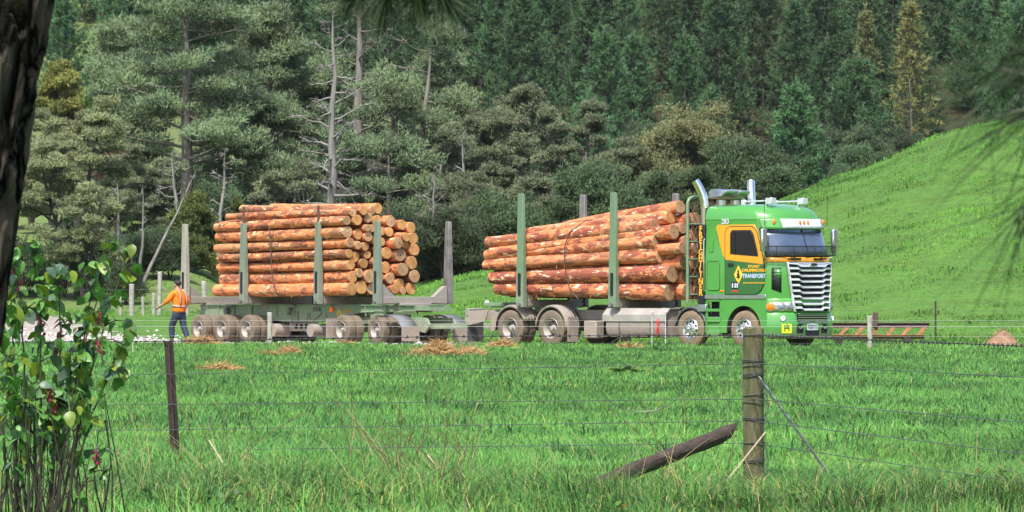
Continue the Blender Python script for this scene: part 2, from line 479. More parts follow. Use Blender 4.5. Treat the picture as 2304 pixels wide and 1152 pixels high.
# short turf of the hill and the bank behind the vehicles
x, y = wedge(214, 304, 8.5, rng, 1.0, .074)
k = clear_of_vehicles(x, y) & ((x * 300 / y) > -9.5) | ((y < 220) & (x > 5)) | ((y > 262) & (y < 300) & (rng.uniform(0, 1, len(x)) < .5)); x, y = x[k], y[k]
k = clear_of_vehicles(x, y); x, y = x[k], y[k]
hs = .30 + .8 * vnoise(x, y, .3, 14) ** 2 + 2.0 * np.maximum(0, vnoise(x, y * .6, .8, 15) - .58) / .42
V, F, T = blades(x, y, 7, .04, .12, .030, rng, .26, .015, .9, None, hs, (1.12, 1.02, .9))
T = T * (.62 + .50 * vnoise(V[:, 0], V[:, 1] * .5, .22, 51) + .38 * vnoise(V[:, 0], V[:, 1] * .35, .8, 52))[:, None]
M_GRASS3 = leafy('hill_turf_blades', (.094, .250, .034), (.058, .172, .030), .10, 1.0, .5, .3, 0.0)
tag(np_obj('hill_turf', V, F, M_GRASS3, None, T), kind='stuff')
print('hill grass tris', len(F))

# ------------------------------------------------------------------ gravel track under and behind the trailer
def poly_sheet(name, pts, lift, mat, step=.8):
    from mathutils.geometry import intersect_point_quad_2d
    P = np.array(pts); x0, y0 = P.min(0); x1, y1 = P.max(0)
    gx = np.arange(x0, x1 + step, step); gy = np.arange(y0, y1 + step, step)
    def inside(x, y):
        c = False; j = len(P) - 1
        for i in range(len(P)):
            if ((P[i][1] > y) != (P[j][1] > y)) and (x < (P[j][0] - P[i][0]) * (y - P[i][1]) / (P[j][1] - P[i][1]) + P[i][0]): c = not c
            j = i
        return c
    mb = MB(); idx = {}
    for a in range(len(gx) - 1):
        for b in range(len(gy) - 1):
            if inside(gx[a] + step / 2 + rnd.uniform(-.3, .3), gy[b] + step / 2 + rnd.uniform(-.3, .3)):
                q = []
                for (i, j) in ((a, b), (a + 1, b), (a + 1, b + 1), (a, b + 1)):
                    if (i, j) not in idx:
                        idx[(i, j)] = len(mb.v); mb.v.append((gx[i], gy[j], gz(gx[i], gy[j]) + lift))
                    q.append(idx[(i, j)])
                mb.f.append(tuple(q)); mb.m.append(0)
    return mb.build(name, mat, None, True, 180), inside
def gravel_mat():
    m, nt, out = nodes_of('gravel')
    v = coords(nt); vo = N(nt, 'ShaderNodeTexVoronoi'); vo.inputs['Scale'].default_value = 9.0; nt.links.new(v, vo.inputs['Vector'])
    sp = N(nt, 'ShaderNodeSeparateColor'); nt.links.new(vo.outputs['Color'], sp.inputs[0])
    c = ramp(nt, sp.outputs[0], [(0, (.18, .155, .135)), (.5, (.31, .275, .245)), (1, (.44, .40, .37))])
    d = ramp(nt, noise_tex(nt, v, .5, 4), [(.35, (.21, .155, .12)), (.6, (.36, .30, .26))])
    pbsdf(nt, out, mixc(nt, .5, c, d), .9, 0, 0, bump(nt, vo.outputs['Distance'], .6, .04), .2); return m
M_GRAVEL = gravel_mat()
trk, in_track = poly_sheet('gravel_track', [(-40, 221), (-12, 220.2), (-8.5, 216.5), (-2, 207.5), (4.5, 207), (4, 212), (-2, 219), (-8.0, 224), (-11.4, 230), (-13.6, 240), (-16.5, 262), (-24, 262), (-40, 250)], .012, M_GRAVEL, .7)
tag(trk, kind='structure')
M_STONE = simple('stones', (.52, .50, .47), .85, var=.45, scale=1.5)
sv, sf = [], []
ico = bmesh.new(); bmesh.ops.create_icosphere(ico, subdivisions=1, radius=1)
ivs = np.array([v.co[:] for v in ico.verts]); ifs = np.array([[v.index for v in f.verts] for f in ico.faces]); ico.free()
Vs, Fs, o = [], [], 0
for i in range(2600):
    if i < 1900: x, y = rng.uniform(-18, -8.4), 221 + 26 * rng.uniform(0, 1) ** 1.6
    else: t = rng.uniform(0, 1); x, y = -9 + 11 * t + rng.normal(0, .7), 217.6 - 9.4 * t + rng.normal(0, .55)
    if not in_track(x, y) and rng.uniform() < .85: continue
    s = rng.uniform(.02, .07) * (1.7 if rng.uniform() < .1 else 1)
    p = ivs * rng.uniform(.65, 1.2, (len(ivs), 3)) * s * np.array([1.2, 1.0, .75])
    Vs.append(p + np.array([x, y, gz(x, y) + s * .3])); Fs.append(ifs + o); o += len(ivs)
tag(np_obj('track_stones', np.concatenate(Vs), np.concatenate(Fs), M_STONE), kind='stuff')

# ------------------------------------------------------------------ trees
M_BARK = simple('bark_grey_brown', (.21, .19, .165), .95, var=.5, scale=2.0, bmp=.6, stretch=(3, 3, .7))
M_BARKDARK = simple('bark_dark', (.045, .038, .034), .95, var=.4, scale=2.0, bmp=.6, stretch=(3, 3, .7))
M_DEADWOOD = simple('dead_wood', (.25, .235, .22), .9, var=.45, scale=1.4, bmp=.4, stretch=(3, 3, .6))
M_PINE = leafy('pine_needles', (.058, .122, .042), (.032, .078, .034), .5, .5, .6, .2, .3)
M_OLDPINE = leafy('old_pine_needles', (.145, .195, .092), (.100, .150, .078), .6, .5, .6, .2, .14)
M_KANUKA = leafy('kanuka_leaves', (.145, .170, .090), (.102, .128, .070), .7, .5, .6, .2, .16)
M_BRIGHT = leafy('bright_leaves', (.20, .22, .05), (.14, .18, .045), .7, .5, .6, .25, .1)
M_SCRUB = leafy('scrub_leaves', (.072, .112, .044), (.048, .080, .036), .6, .5, .6, .2, .4)
M_YELLOW = leafy('yellowing_needles', (.19, .175, .055), (.10, .125, .045), .7, .5, .6, .2, .05)

def tube_np(P, r, n=5):
    P = np.asarray(P, float); k = len(P)
    t = np.gradient(P, axis=0); t /= np.linalg.norm(t, axis=1, keepdims=True) + 1e-9
    ref = np.where(np.abs(t[:, 2:3]) < .85, np.array([[0, 0, 1.0]]), np.array([[1.0, 0, 0]]))
    a = np.cross(t, ref); a /= np.linalg.norm(a, axis=1, keepdims=True) + 1e-9; b = np.cross(t, a)
    an = np.arange(n) * 2 * np.pi / n
    r = np.asarray(r, float)[:, None, None]
    V = P[:, None, :] + r * (a[:, None, :] * np.cos(an)[None, :, None] + b[:, None, :] * np.sin(an)[None, :, None])
    i = np.arange(k - 1)[:, None] * n; j = np.arange(n)[None, :]; j2 = (j + 1) % n
    q = np.stack([i + j, i + j2, i + n + j2], -1).reshape(-1, 3); q2 = np.stack([i + j, i + n + j2, i + n + j], -1).reshape(-1, 3)
    return V.reshape(-1, 3), np.concatenate([q, q2])

class Acc:
    def __init__(self): self.V = []; self.F = []; self.T = []; self.o = 0
    def add(self, V, F, T=None):
        self.V.append(V); self.F.append(F + self.o); self.o += len(V)
        if T is not None: self.T.append(T)
    def get(self):
        if not self.V: return None
        return np.concatenate(self.V), np.concatenate(self.F), (np.concatenate(self.T) if self.T else None)

def leaf_tris(C, D, L, W, rng):
    """one slim triangle per leaf or needle bunch: base at C, tip along D"""
    n = len(C); D = D / (np.linalg.norm(D, axis=1, keepdims=True) + 1e-9)
    s = np.cross(D, rng.normal(0, 1, (n, 3))); s /= np.linalg.norm(s, axis=1, keepdims=True) + 1e-9
    L = np.broadcast_to(L, n)[:, None]; W = np.broadcast_to(W, n)[:, None]
    V = np.stack([C - s * W / 2, C + s * W / 2, C + D * L], 1).reshape(-1, 3)
    return V, np.arange(3 * n).reshape(-1, 3)

def plantation_pine(rng, H, Rm, lo=.05, dens=1.0):
    tr, cr = Acc(), Acc()
    z = np.linspace(0, H, 8); P = np.stack([np.cumsum(rng.normal(0, .05, 8)), np.cumsum(rng.normal(0, .05, 8)), z], 1)
    tr.add(*tube_np(P, .16 * (1 - z / H) ** .8 + .02, 6))
    zz = lo * H; Cs, Ds, Ls, Ts = [], [], [], []
    while zz < H * .965:
        t = zz / H; cx = np.interp(zz, z, P[:, 0]); cy = np.interp(zz, z, P[:, 1])
        nb = rng.integers(5, 8); a0 = rng.uniform(0, 6.28)
        for b in range(nb):
            az = a0 + b * 6.283 / nb + rng.normal(0, .25)
            L = (Rm * (1 - t) ** .85 * rng.uniform(.55, 1.15) + .22) * (1 if t > .12 else .8)
            o = np.array([np.cos(az), np.sin(az), 0])
            s = np.linspace(0, 1, 4)[:, None]
            path = np.array([cx, cy, zz]) + o * L * s + np.array([0, 0, 1]) * L * (.02 * s + (.30 + .3 * t) * s ** 2)
            tr.add(*tube_np(path, np.array([.045, .035, .02, .01]) * (1 - t * .6), 3))
            m = max(3, int((2 + L * 3.4) * dens)); sv = rng.uniform(.22, 1.05, m) ** .8
            sv[0] = 1.03
            cc = np.array([cx, cy, zz]) + o * L * sv[:, None] + np.array([0, 0, 1]) * (L * (.02 * sv + (.30 + .3 * t) * sv ** 2))[:, None] + rng.normal(0, .10 + .05 * L, (m, 3))
            k = 15; c2 = np.repeat(cc, k, 0) + rng.normal(0, .07, (m * k, 3))
            d = o * .55 + np.array([0, 0, .55]) + rng.normal(0, .62, (m * k, 3))
            Cs.append(c2); Ds.append(d); Ls.append(np.full(m * k, .32) * rng.uniform(.7, 1.25, m * k))
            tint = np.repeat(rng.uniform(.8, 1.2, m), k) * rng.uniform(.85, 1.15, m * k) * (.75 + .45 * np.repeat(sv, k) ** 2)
            Ts.append(tint)
        zz += rng.uniform(.32, .55) * (1.1 - .5 * t)
    k = 40; zc = rng.uniform(H * .93, H + .5, k)
    Cs.append(np.stack([P[-1, 0] + rng.normal(0, .06, k), P[-1, 1] + rng.normal(0, .06, k), zc], 1)); Ds.append(np.array([0, 0, 1.0]) + rng.normal(0, .35, (k, 3)))
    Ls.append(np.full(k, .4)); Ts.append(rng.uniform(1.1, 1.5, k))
    C, D, L, T = np.concatenate(Cs), np.concatenate(Ds), np.concatenate(Ls), np.concatenate(Ts)
    V, F = leaf_tris(C, D, L, .075, rng)
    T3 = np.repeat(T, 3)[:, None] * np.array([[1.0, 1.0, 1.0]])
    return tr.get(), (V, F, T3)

def limb_tree(rng, H, r0, n_limb, zlo, reach, pad=(.9, .35), n_leaf=180, leaf=(.18, .07), up=.35, gnarl=.12, lean=(0, 0), sub=3, stems=1,
              fork=.0, top_pad=True, inner=.45, bare=0.0, leaf_up=.6, limb_r=.5, prof=None, spread=1.0):
    tr, cr = Acc(), Acc()
    Cs, Ds, Ts = [], [], []
    def foliage(c, pr, ph, n):
        u = rng.normal(0, 1, (n, 3)); u /= np.linalg.norm(u, axis=1, keepdims=True); r = rng.uniform(.25, 1, (n, 1)) ** .5
        p = u * r * np.array([pr, pr, ph]); p[:, 2] = np.where(p[:, 2] < 0, p[:, 2] * .55, p[:, 2])
        wob = 1 + .25 * np.sin(u[:, 0:1] * 5 + rng.uniform(0, 6)) ; p = p * wob
        Cs.append(c + p); Ds.append(u * np.array([.55, .55, .3]) + np.array([0, 0, leaf_up * .7]) + rng.normal(0, .7, (n, 3)))
        Ts.append(rng.uniform(.72, 1.28) * rng.uniform(.8, 1.2, n))
    prof = prof or (lambda t: (1 - t) ** .5)
    for st in range(stems):
        k = 10; t = np.linspace(0, 1, k)
        an = st * 6.283 / stems + rng.uniform(0, 1)
        off = np.array([np.cos(an), np.sin(an)]) * (spread if stems > 1 else 0)
        P = np.stack([lean[0] * t * H + off[0] * t ** 1.2 * H * .22, lean[1] * t * H + off[1] * t ** 1.2 * H * .22, t * H * (1 if st == 0 else rng.uniform(.75, .95))], 1)
        P[1:, :2] += np.cumsum(rng.normal(0, gnarl * H / k * .5, (k - 1, 2)), 0)
        rad = r0 / stems ** .4 * ((1 - t) ** .75 * .95 + .06)
        tr.add(*tube_np(P, rad, 8))
        for i in range(n_limb // stems):
            tt = zlo + (1 - zlo) * (i + rng.uniform(0, .9)) / (n_limb // stems); tt = min(tt, .985)
            b = np.array([np.interp(tt, t, P[:, q]) for q in range(3)]); rb = np.interp(tt, t, rad)
            az = i * 2.4 + rng.normal(0, .5) + st; el = up + rng.normal(0, .22)
            L = reach * prof(tt) * rng.uniform(.55, 1.15)
            d = np.array([np.cos(az) * np.cos(el), np.sin(az) * np.cos(el), np.sin(el)])
            m = 6; path = [b]; dd = d.copy()
            for s in range(1, m):
                dd = dd + rng.normal(0, gnarl * 1.6, 3) + np.array([0, 0, .03]); dd /= np.linalg.norm(dd); path.append(path[-1] + dd * L / (m - 1))
            path = np.array(path)
            tr.add(*tube_np(path, np.linspace(min(rb * limb_r, .16), .018, m), 5))
            isbare = rng.uniform() < bare
            for s in range(sub):
                f = rng.uniform(inner, 1.0) if s else 1.0; b2 = np.array([np.interp(f, np.linspace(0, 1, m), path[:, q]) for q in range(3)])
                a2 = az + rng.choice([-1, 1]) * rng.uniform(.4, 1.2); l2 = L * rng.uniform(.18, .4) * (0.3 if s == 0 else 1)
                e2 = b2 + np.array([np.cos(a2), np.sin(a2), rng.uniform(.0, .5)]) * l2
                mid = (b2 + e2) / 2 + rng.normal(0, .08 * l2, 3)
                tr.add(*tube_np(np.array([b2, mid, e2]), [.03, .02, .01], 4))
                if isbare:
                    for q in range(3):
                        e3 = e2 + rng.normal(0, .35 * l2 + .05, 3); tr.add(*tube_np(np.array([mid, (mid + e3) / 2 + rng.normal(0, .05, 3), e3]), [.016, .011, .006], 3))
                elif n_leaf: sz = rng.uniform(.45, 1.25); foliage(e2, pad[0] * sz, pad[1] * sz * rng.uniform(.7, 1.4), int(n_leaf * (.25 + sz * .75)))
        if top_pad and n_leaf: foliage(P[-1], pad[0] * .8, pad[1] * 1.3, n_leaf)
    if Cs:
        C, D, T = np.concatenate(Cs), np.concatenate(Ds), np.concatenate(Ts)
        V, F = leaf_tris(C, D, leaf[0] * rng.uniform(.7, 1.3, len(C)), leaf[1], rng)
        return tr.get(), (V, F, np.repeat(T, 3))
    return tr.get(), None

def make_tree(name, label, cat, data, mats, loc, rz=0, group=None, crown='crown'):
    o = empty(name, loc, rz); tag(o, label, cat, group)
    (tv, tf, _), c = data
    np_obj('trunk', tv, tf, mats[0], o, None, True)
    if c is not None: np_obj(crown, c[0], c[1], mats[1], o, c[2])
    return o

def wx(px, y): return (px - 1152) / FPX * y
def hz(py, y): return CAMZ + (667 - py) / FPX * y

rt = np.random.default_rng(5)
# plantation on the hillside: seven grown trees, copied along planting rows that climb the slope
protos = []
for i in range(7):
    H = [13.0, 11.5, 14.0, 12.2, 13.4, 10.6, 12.6][i]
    d = plantation_pine(rt, H, [3.2, 3.0, 3.5, 2.8, 3.1, 2.9, 3.6][i])
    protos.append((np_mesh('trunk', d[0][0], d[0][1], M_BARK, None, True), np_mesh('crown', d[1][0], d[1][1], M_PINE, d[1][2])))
ORD = ['first', 'second', 'third', 'fourth', 'fifth', 'sixth', 'seventh', 'eighth', 'ninth', 'tenth', 'eleventh', 'twelfth', 'thirteenth', 'fourteenth', 'fifteenth',
       'sixteenth', 'seventeenth', 'eighteenth', 'nineteenth', 'twentieth', 'twenty-first', 'twenty-second', 'twenty-third', 'twenty-fourth', 'twenty-fifth', 'twenty-sixth', 'twenty-seventh', 'twenty-eighth', 'twenty-ninth', 'thirtieth']
ORD += ['thirty-' + w for w in ORD[:9]] + ['fortieth'] + ['forty-' + w for w in ORD[:9]]
rowname = ['front', 'second', 'third', 'fourth', 'fifth', 'sixth', 'seventh', 'eighth']
nrow = 0
for r in range(7):
    y0 = 556 + r * 10.5; n = 16; half = .0735 * y0 + 3
    spots = []
    for j in range(n):
        x = -half + 2 * half * (j + .5) / n + rt.normal(0, 1.0) + (.5 if r % 2 else 0) * 2 * half / n
        y = y0 + rt.normal(0, 2.0)
        if r == 0 and rt.uniform() < .12: continue
        if abs(x) > half + 1: continue
        spots.append((x, y))
    spots.sort()
    for j, (x, y) in enumerate(spots):
        k = rt.integers(0, 7); sc = rt.uniform(.72, 1.18)
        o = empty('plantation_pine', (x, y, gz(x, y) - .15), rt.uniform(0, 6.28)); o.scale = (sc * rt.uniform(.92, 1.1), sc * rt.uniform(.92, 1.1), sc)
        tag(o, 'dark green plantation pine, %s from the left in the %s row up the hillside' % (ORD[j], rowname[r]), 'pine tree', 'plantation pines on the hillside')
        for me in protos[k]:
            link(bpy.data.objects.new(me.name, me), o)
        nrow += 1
print('plantation', nrow)

# single trees between the paddock and the plantation
def place(px, y): x = wx(px, y); return (x, y, gz(x, y) - .1)
def height_to(top, px, y): return hz(top, y) - gz(wx(px, y), y)
def s_of(px_width, y): return px_width / FPX * y

def old_pine(px, y, top, hw, label, seed, n_limb=26, zlo=.2, bare=.15, n_leaf=200, mat=M_OLDPINE, **kw):
    rr = np.random.default_rng(seed); H = height_to(top, px, y); reach = s_of(hw, y)
    d = limb_tree(rr, H, .022 * H + .05, n_limb, zlo, reach, (reach * .27, .42), int(n_leaf * 1.6), (.20, .055), kw.pop('up', .12), .07, kw.pop('lean', (0, 0)), 4, bare=bare,
                  leaf_up=.9, prof=kw.pop('prof', lambda t: (1 - t) ** .35), limb_r=.35, **kw)
    return make_tree('old_pine', label, 'pine tree', d, (M_BARK, mat), place(px, y), rr.uniform(0, .1), 'old spreading pines at the paddock edge')
old_pine(415, 318, -70, 205, 'tall old pine with open layered crown left of the log trailer', 21, 50, .25, .26, 200)
old_pine(812, 332, -60, 150, 'old pine with straight bare grey trunk just right of the dead tree', 22, 24, .25, .4, 130)
old_pine(930, 320, 55, 150, 'spreading pine with twisted limbs and flat needle layers right of the bare grey trunk', 23, 40, .2, .25, 200, stems=2, spread=.5)
old_pine(610, 338, 20, 130, 'bushy dark pine behind the dead tree to its left', 24, 40, .15, .12, 220)
old_pine(560, 322, 215, 150, 'low spreading dark pine directly above the trailer logs', 25, 34, .12, .1, 230)
old_pine(875, 314, 315, 150, 'low pine with wide flat needle layers between dead tree and front trailer stake', 26, 32, .22, .22, 210)
old_pine(290, 336, 55, 125, 'pine with grey-green layered crown behind the bare leaning trunks', 27, 38, .2, .28, 190)
old_pine(500, 330, 120, 110, 'thin pine with pale trunk left of the dead tree', 28, 30, .2, .45, 140)
old_pine(1010, 330, 130, 110, 'dark layered pine left of the grey-topped kanuka', 29, 32, .15, .12, 220)
old_pine(720, 340, 140, 120, 'shaded pine standing behind the dead grey tree', 30, 36, .1, .12, 220)

def kanuka(px, y, top, hw, label, seed, n_limb=30, zlo=.3, mat=M_KANUKA, bark=M_BARK, n_leaf=330, pad=.28, flat=.55, stems=2, up=.35, name='kanuka_tree', leaf=(.12, .050), bare=.04, cat='tree', group='spreading kanuka trees at the wood edge', prof=None):
    rr = np.random.default_rng(seed); H = height_to(top, px, y); reach = s_of(hw, y) * .85
    d = limb_tree(rr, H * .9, .018 * H + .06, n_limb, zlo, reach, (reach * pad, reach * pad * flat), int(n_leaf * 1.3), leaf, up, .13, (rr.normal(0, .03), 0), 4, stems, spread=.8,
                  leaf_up=.7, prof=prof or (lambda t: (1 - t ** 2.2) ** .5 * .95 + .1), bare=bare)
    return make_tree(name, label, cat, d, (bark, mat), place(px, y), 0, group)
M_KANUKAL = leafy('light_kanuka_leaves', (.205, .225, .105), (.150, .180, .085), .7, .5, .6, .25, .12)
kanuka(150, 287, 195, 115, 'grey-green umbrella-crowned kanuka with black stems beside the pine trunk', 31, 34, .42, M_KANUKAL, bark=M_BARKDARK, n_leaf=300, flat=.45)
kanuka(190, 280, 405, 112, 'open kanuka with crooked black branches behind the leafy shrub', 32, 28, .25, M_KANUKAL, bark=M_BARKDARK, n_leaf=190, flat=.45, bare=.3)
kanuka(255, 303, 300, 85, 'loose grey kanuka behind the upright broken dead trunk', 72, 26, .25, n_leaf=240, flat=.45)
kanuka(345, 306, 345, 85, 'dark green kanuka between the leaning dead trunk and the cypress', 73, 30, .15, n_leaf=280)
kanuka(285, 335, 315, 85, 'reddish-brown dry shrub on the bank behind the dead trunks', 74, 30, .05, leafy('russet_leaves', (.20, .105, .065), (.14, .085, .055), .7, .5, .7, .15, .05), n_leaf=260, flat=.8, name='russet_shrub', group=None, cat='shrub')
kanuka(72, 318, 235, 85, 'pale feathery tree up the bank just right of the furrowed pine trunk', 78, 40, .1, M_KANUKAL, n_leaf=260, flat=.6, name='feathery_tree')
kanuka(170, 345, 240, 70, 'pale tree below the yellow-green tree on the bank', 79, 36, .1, M_KANUKAL, n_leaf=240, flat=.6, name='feathery_tree')
kanuka(120, 315, 290, 90, 'second grey-green kanuka up the bank right of the pine trunk', 75, 30, .2, M_KANUKAL, n_leaf=260, flat=.5)
kanuka(640, 313, 330, 95, 'dark kanuka directly left of the dead tree foot', 76, 34, .12, n_leaf=330)
kanuka(950, 316, 250, 100, 'kanuka right of the trailer logs with layered grey crown', 77, 34, .2, n_leaf=320)
kanuka(1110, 328, 160, 135, 'large kanuka with rounded grey-topped crown, tallest of its kind', 33, 60, .22, n_leaf=400)
kanuka(1285, 322, 190, 90, 'kanuka with pointed top right of the tall round-crowned kanuka', 34, 54, .15, n_leaf=350, prof=lambda t: (1 - t) ** .7 + .12)
kanuka(1540, 318, 232, 140, 'olive-brown round-crowned kanuka directly above the truck logs', 35, 84, .10, leafy('olive_kanuka_leaves', (.150, .158, .066), (.108, .122, .055), .7, .5, .6, .15, .05), n_leaf=330, stems=3, pad=.24, flat=.7, group='spreading kanuka trees at the wood edge')
kanuka(1080, 312, 350, 95, 'low kanuka in front of the tall round-crowned one', 36, 30, .15)
kanuka(1190, 311, 395, 85, 'low kanuka just left of the first truck stake', 37, 28, .12)
kanuka(1365, 316, 300, 90, 'kanuka leaning over the second truck stake', 38, 30, .2)
kanuka(1460, 312, 400, 85, 'low brownish kanuka above the rising truck logs', 39, 28, .12, leafy('brown_kanuka_leaves', (.15, .155, .08), (.105, .115, .062), .7, .5, .6, .15, .05))
kanuka(1010, 311, 420, 80, 'low dark kanuka behind the upright trailer stake', 40, 26, .12)
kanuka(145, 430, 138, 62, 'bright yellow-green tree standing behind the umbrella-crowned kanuka', 41, 40, .15, M_BRIGHT, n_leaf=320, flat=.8, name='bright_tree', group=None, leaf=(.25, .11), stems=1)
kanuka(235, 385, 195, 55, 'small fresh-green tree right of the yellow-green tree', 42, 30, .15, leafy('fresh_leaves', (.10, .19, .04), (.07, .14, .035), .7, .5, .6, .25, .05), n_leaf=280, flat=.8, name='green_tree', group=None, leaf=(.25, .11), stems=1)
kanuka(440, 296, 428, 62, 'dense dark yellowish cypress beside the tall rear trailer stake', 43, 46, .05, leafy('cypress_leaves', (.095, .11, .022), (.06, .085, .022), .7, .5, .6, .12, .05), n_leaf=330, flat=1.0, name='cypress_tree', group=None, stems=1, prof=lambda t: (1 - t) ** .5 + .1)
kanuka(525, 300, 425, 30, 'small rounded cypress peeping over the rear of the trailer logs', 44, 26, .1, leafy('cypress_leaves_low', (.085, .10, .022), (.06, .08, .022), .7, .5, .6, .12, .05), n_leaf=260, flat=1.0, name='cypress_tree', group=None, stems=1)
kanuka(1700, 332, 338, 34, 'slim willowy shrub just behind the cab roof', 45, 26, .2, leafy('willow_leaves', (.135, .165, .075), (.09, .125, .06), .7, .5, .6, .2, .05), n_leaf=90, flat=1.3, name='willowy_shrub', group=None, stems=3, up=1.0, leaf=(.26, .05), cat='shrub')

# dead trees
def dead(px, y, top, reach_px, label, seed, n=26, lean=(0, 0), r=.02, zlo=.15, sub=3, stems=1, up=.1, mat=M_DEADWOOD, prof=None):
    rr = np.random.default_rng(seed); H = height_to(top, px, y)
    d = limb_tree(rr, H, r * H + .03, n, zlo, s_of(reach_px, y), n_leaf=0, up=up, gnarl=.12, lean=lean, sub=sub, stems=stems, bare=1.0, limb_r=.42, prof=prof)
    return make_tree('dead_tree', label, 'dead tree', d, (mat, None), place(px, y), 0, 'bare dead trees at the wood edge')
dead(745, 311, 12, 105, 'tall bare grey dead tree with broken side branches above the trailer logs', 51, 46, r=.018, zlo=.12, prof=lambda t: .25 + .75 * math.sin(math.pi * min(1, t * 1.05)) ** 1.0)
dead(310, 284, 378, 55, 'leaning grey dead trunk with forked top left of the trailer stake', 52, 9, (.28, 0), .016, .45, 2, 2, .5)
dead(268, 286, 400, 60, 'upright broken grey dead trunk nearest the leafy shrub', 53, 8, (-.02, 0), .016, .4, 2, 1, .3)
dead(400, 300, 330, 70, 'pale dead trunk with short snapped limbs above the rear trailer stake', 54, 12, (-.05, 0), .02, .3, 2, 1, .2)
dead(492, 304, 330, 60, 'crooked pale dead tree left of the highest trailer logs', 55, 14, (.06, 0), .018, .3, 3, 1, .3)
dead(960, 309, 380, 75, 'small bare tree with pale sticks right of the trailer logs', 56, 14, (.05, 0), .014, .3, 3, 1, .3)
dead(1290, 309, 385, 60, 'small silvery bare tree between the first and second truck stakes', 57, 14, (.1, 0), .014, .3, 3, 1, .5)
dead(1055, 313, 290, 55, 'forked pale dead trunk among the low kanuka', 58, 9, (-.03, 0), .016, .45, 2, 1, .6)
dead(1625, 312, 405, 40, 'snapped grey dead trunk right behind the near exhaust stack', 59, 6, (.08, 0), .022, .5, 2, 1, .6)

# yellowing and young pines at the plantation front
def single_pine(px, y, top, half, label, seed, mat=M_PINE, dens=1.0, lo=.05, group=None):
    rr = np.random.default_rng(seed); H = height_to(top, px, y)
    d = plantation_pine(rr, H, s_of(half, y), lo, dens)
    return make_tree('young_pine', label, 'pine tree', d, (M_BARK, mat), place(px, y), 0, group)
single_pine(2052, 548, -5, 62, 'sparse yellowing pine standing out from the dark plantation', 61, M_YELLOW, .45, .2)
single_pine(1957, 552, 22, 45, 'half-dead pine with yellow tip left of the sparse yellowing pine', 62, leafy('fading_needles', (.13, .15, .055), (.08, .11, .045), .7, .5, .6, .2, .05), .5, .15)
single_pine(1782, 400, 192, 78, 'young pine standing alone on the scrub above the cab roof', 63, M_PINE, 1.2)
single_pine(1600, 430, 205, 60, 'young pine behind the olive-brown kanuka', 64, M_PINE, 1.1)
single_pine(1935, 520, 130, 120, 'broad plantation pine above the right shoulder of the grassy hill', 65, M_PINE, 1.3)
single_pine(1330, 470, 215, 80, 'young dark pine behind the pointed kanuka', 66, M_PINE, 1.1)

# scrub along the foot of the wood
sp = []
for i in range(5):
    rr = np.random.default_rng(80 + i)
    d = limb_tree(rr, [2.2, 1.6, 2.8, 1.9, 2.4][i], .06, 18, .05, [1.6, 1.4, 1.5, 1.8, 1.3][i], (.62, .42), 300, (.13, .05), .7, .12, sub=3, stems=3, leaf_up=.6)
    sp.append((np_mesh('stem', d[0][0], d[0][1], M_BARKDARK, None, True), np_mesh('foliage', d[1][0], d[1][1], M_SCRUB, d[1][2])))
spots = []
for px in range(455, 1780, 48): spots.append((px + rt.uniform(-15, 15), 307 + rt.uniform(-1.5, 2.5), rt.uniform(.8, 1.25)))
for px in range(500, 1700, 75): spots.append((px + rt.uniform(-20, 20), 318 + rt.uniform(-3, 5), rt.uniform(.9, 1.35)))
for px in range(-10, 420, 36): spots.append((px + rt.uniform(-14, 14), 283 + rt.uniform(-6, 12), rt.uniform(.45, .95)))
for px in range(1690, 2330, 40): spots.append((px + rt.uniform(-12, 12), 395 + (px - 1690) * .14 + rt.uniform(-8, 8), rt.uniform(.5, .95)))
for px in range(60, 440, 62): spots.append((px + rt.uniform(-15, 15), 322 + rt.uniform(-12, 20), rt.uniform(.7, 1.3)))
for px in range(-20, 2330, 85): spots.append((px + rt.uniform(-25, 25), 470 + rt.uniform(-25, 45), rt.uniform(.8, 1.4)))
spots.sort()
zone = lambda y: ('on the pale pasture behind the track', 4) if y < 300 else ('along the paddock edge of the wood', 0) if y < 313 else (('among the trunks of the wood', 1) if y < 330 else (('on the slope behind the trees', 2) if y < 425 else ('at the foot of the plantation', 3)))
cnt = {}
for i, (px, y, s) in enumerate(spots):
    x = wx(px, y); k = int(rt.integers(0, 5)); zn = zone(y)
    cnt[zn[1]] = cnt.get(zn[1], 0) + 1
    o = empty('scrub_bush', (x, y, gz(x, y) - .1), rt.uniform(0, 6.28)); o.scale = (s, s, s * rt.uniform(.8, 1.2))
    nth = ORD[cnt[zn[1]] - 1]
    tag(o, 'dark leafy scrub bush %s, %s from the left' % (zn[0], nth), 'bush', 'scrub bushes below the trees')
    for me in sp[k]: link(bpy.data.objects.new(me.name, me), o)

# ------------------------------------------------------------------ vehicle materials
G1, G2 = (.070, .305, .052), (.024, .130, .032)
M_GREEN = paint('green_paint', G1, .9, -.4, .6, .22, .9, base_dirt=.03)
M_DOOR = paint('door_dark_green', G2, .6, -.4, .5, .25, .8, base_dirt=.03)
M_ORANGE = simple('orange_paint', (.80, .33, .02), .28, coat=.8, var=.06)
M_AMBER = simple('amber_lens', (.85, .20, .01), .2, coat=.5, var=.1)
M_CHROME = simple('chrome', (.82, .83, .86), .12, 1.0, var=.06)
M_SLAT = simple('bright_grille_metal', (.78, .80, .84), .24, .55, var=.05)  # whitish half-diffuse base stands in for bright sky mirrored in the metal
M_ALU = simple('polished_alloy', (.72, .72, .73), .3, 1.0, var=.15, scale=6)
M_WHITE = simple('white_panel', (.58, .61, .68), .35, var=.08)
M_BLACK = simple('black_plastic', (.015, .015, .017), .5, var=.2)
M_HOLESHADE = simple('hole_shade', (.008, .009, .014), .8, var=.2)  # near-black colour painted for the shade inside holes and gaps
M_GLASS = simple('sky_reflection_glass', (.12, .165, .26), .05, .35, coat=1.0, var=.45, scale=1.2)  # blue, part-metal base imitates the sky mirrored in the windscreen
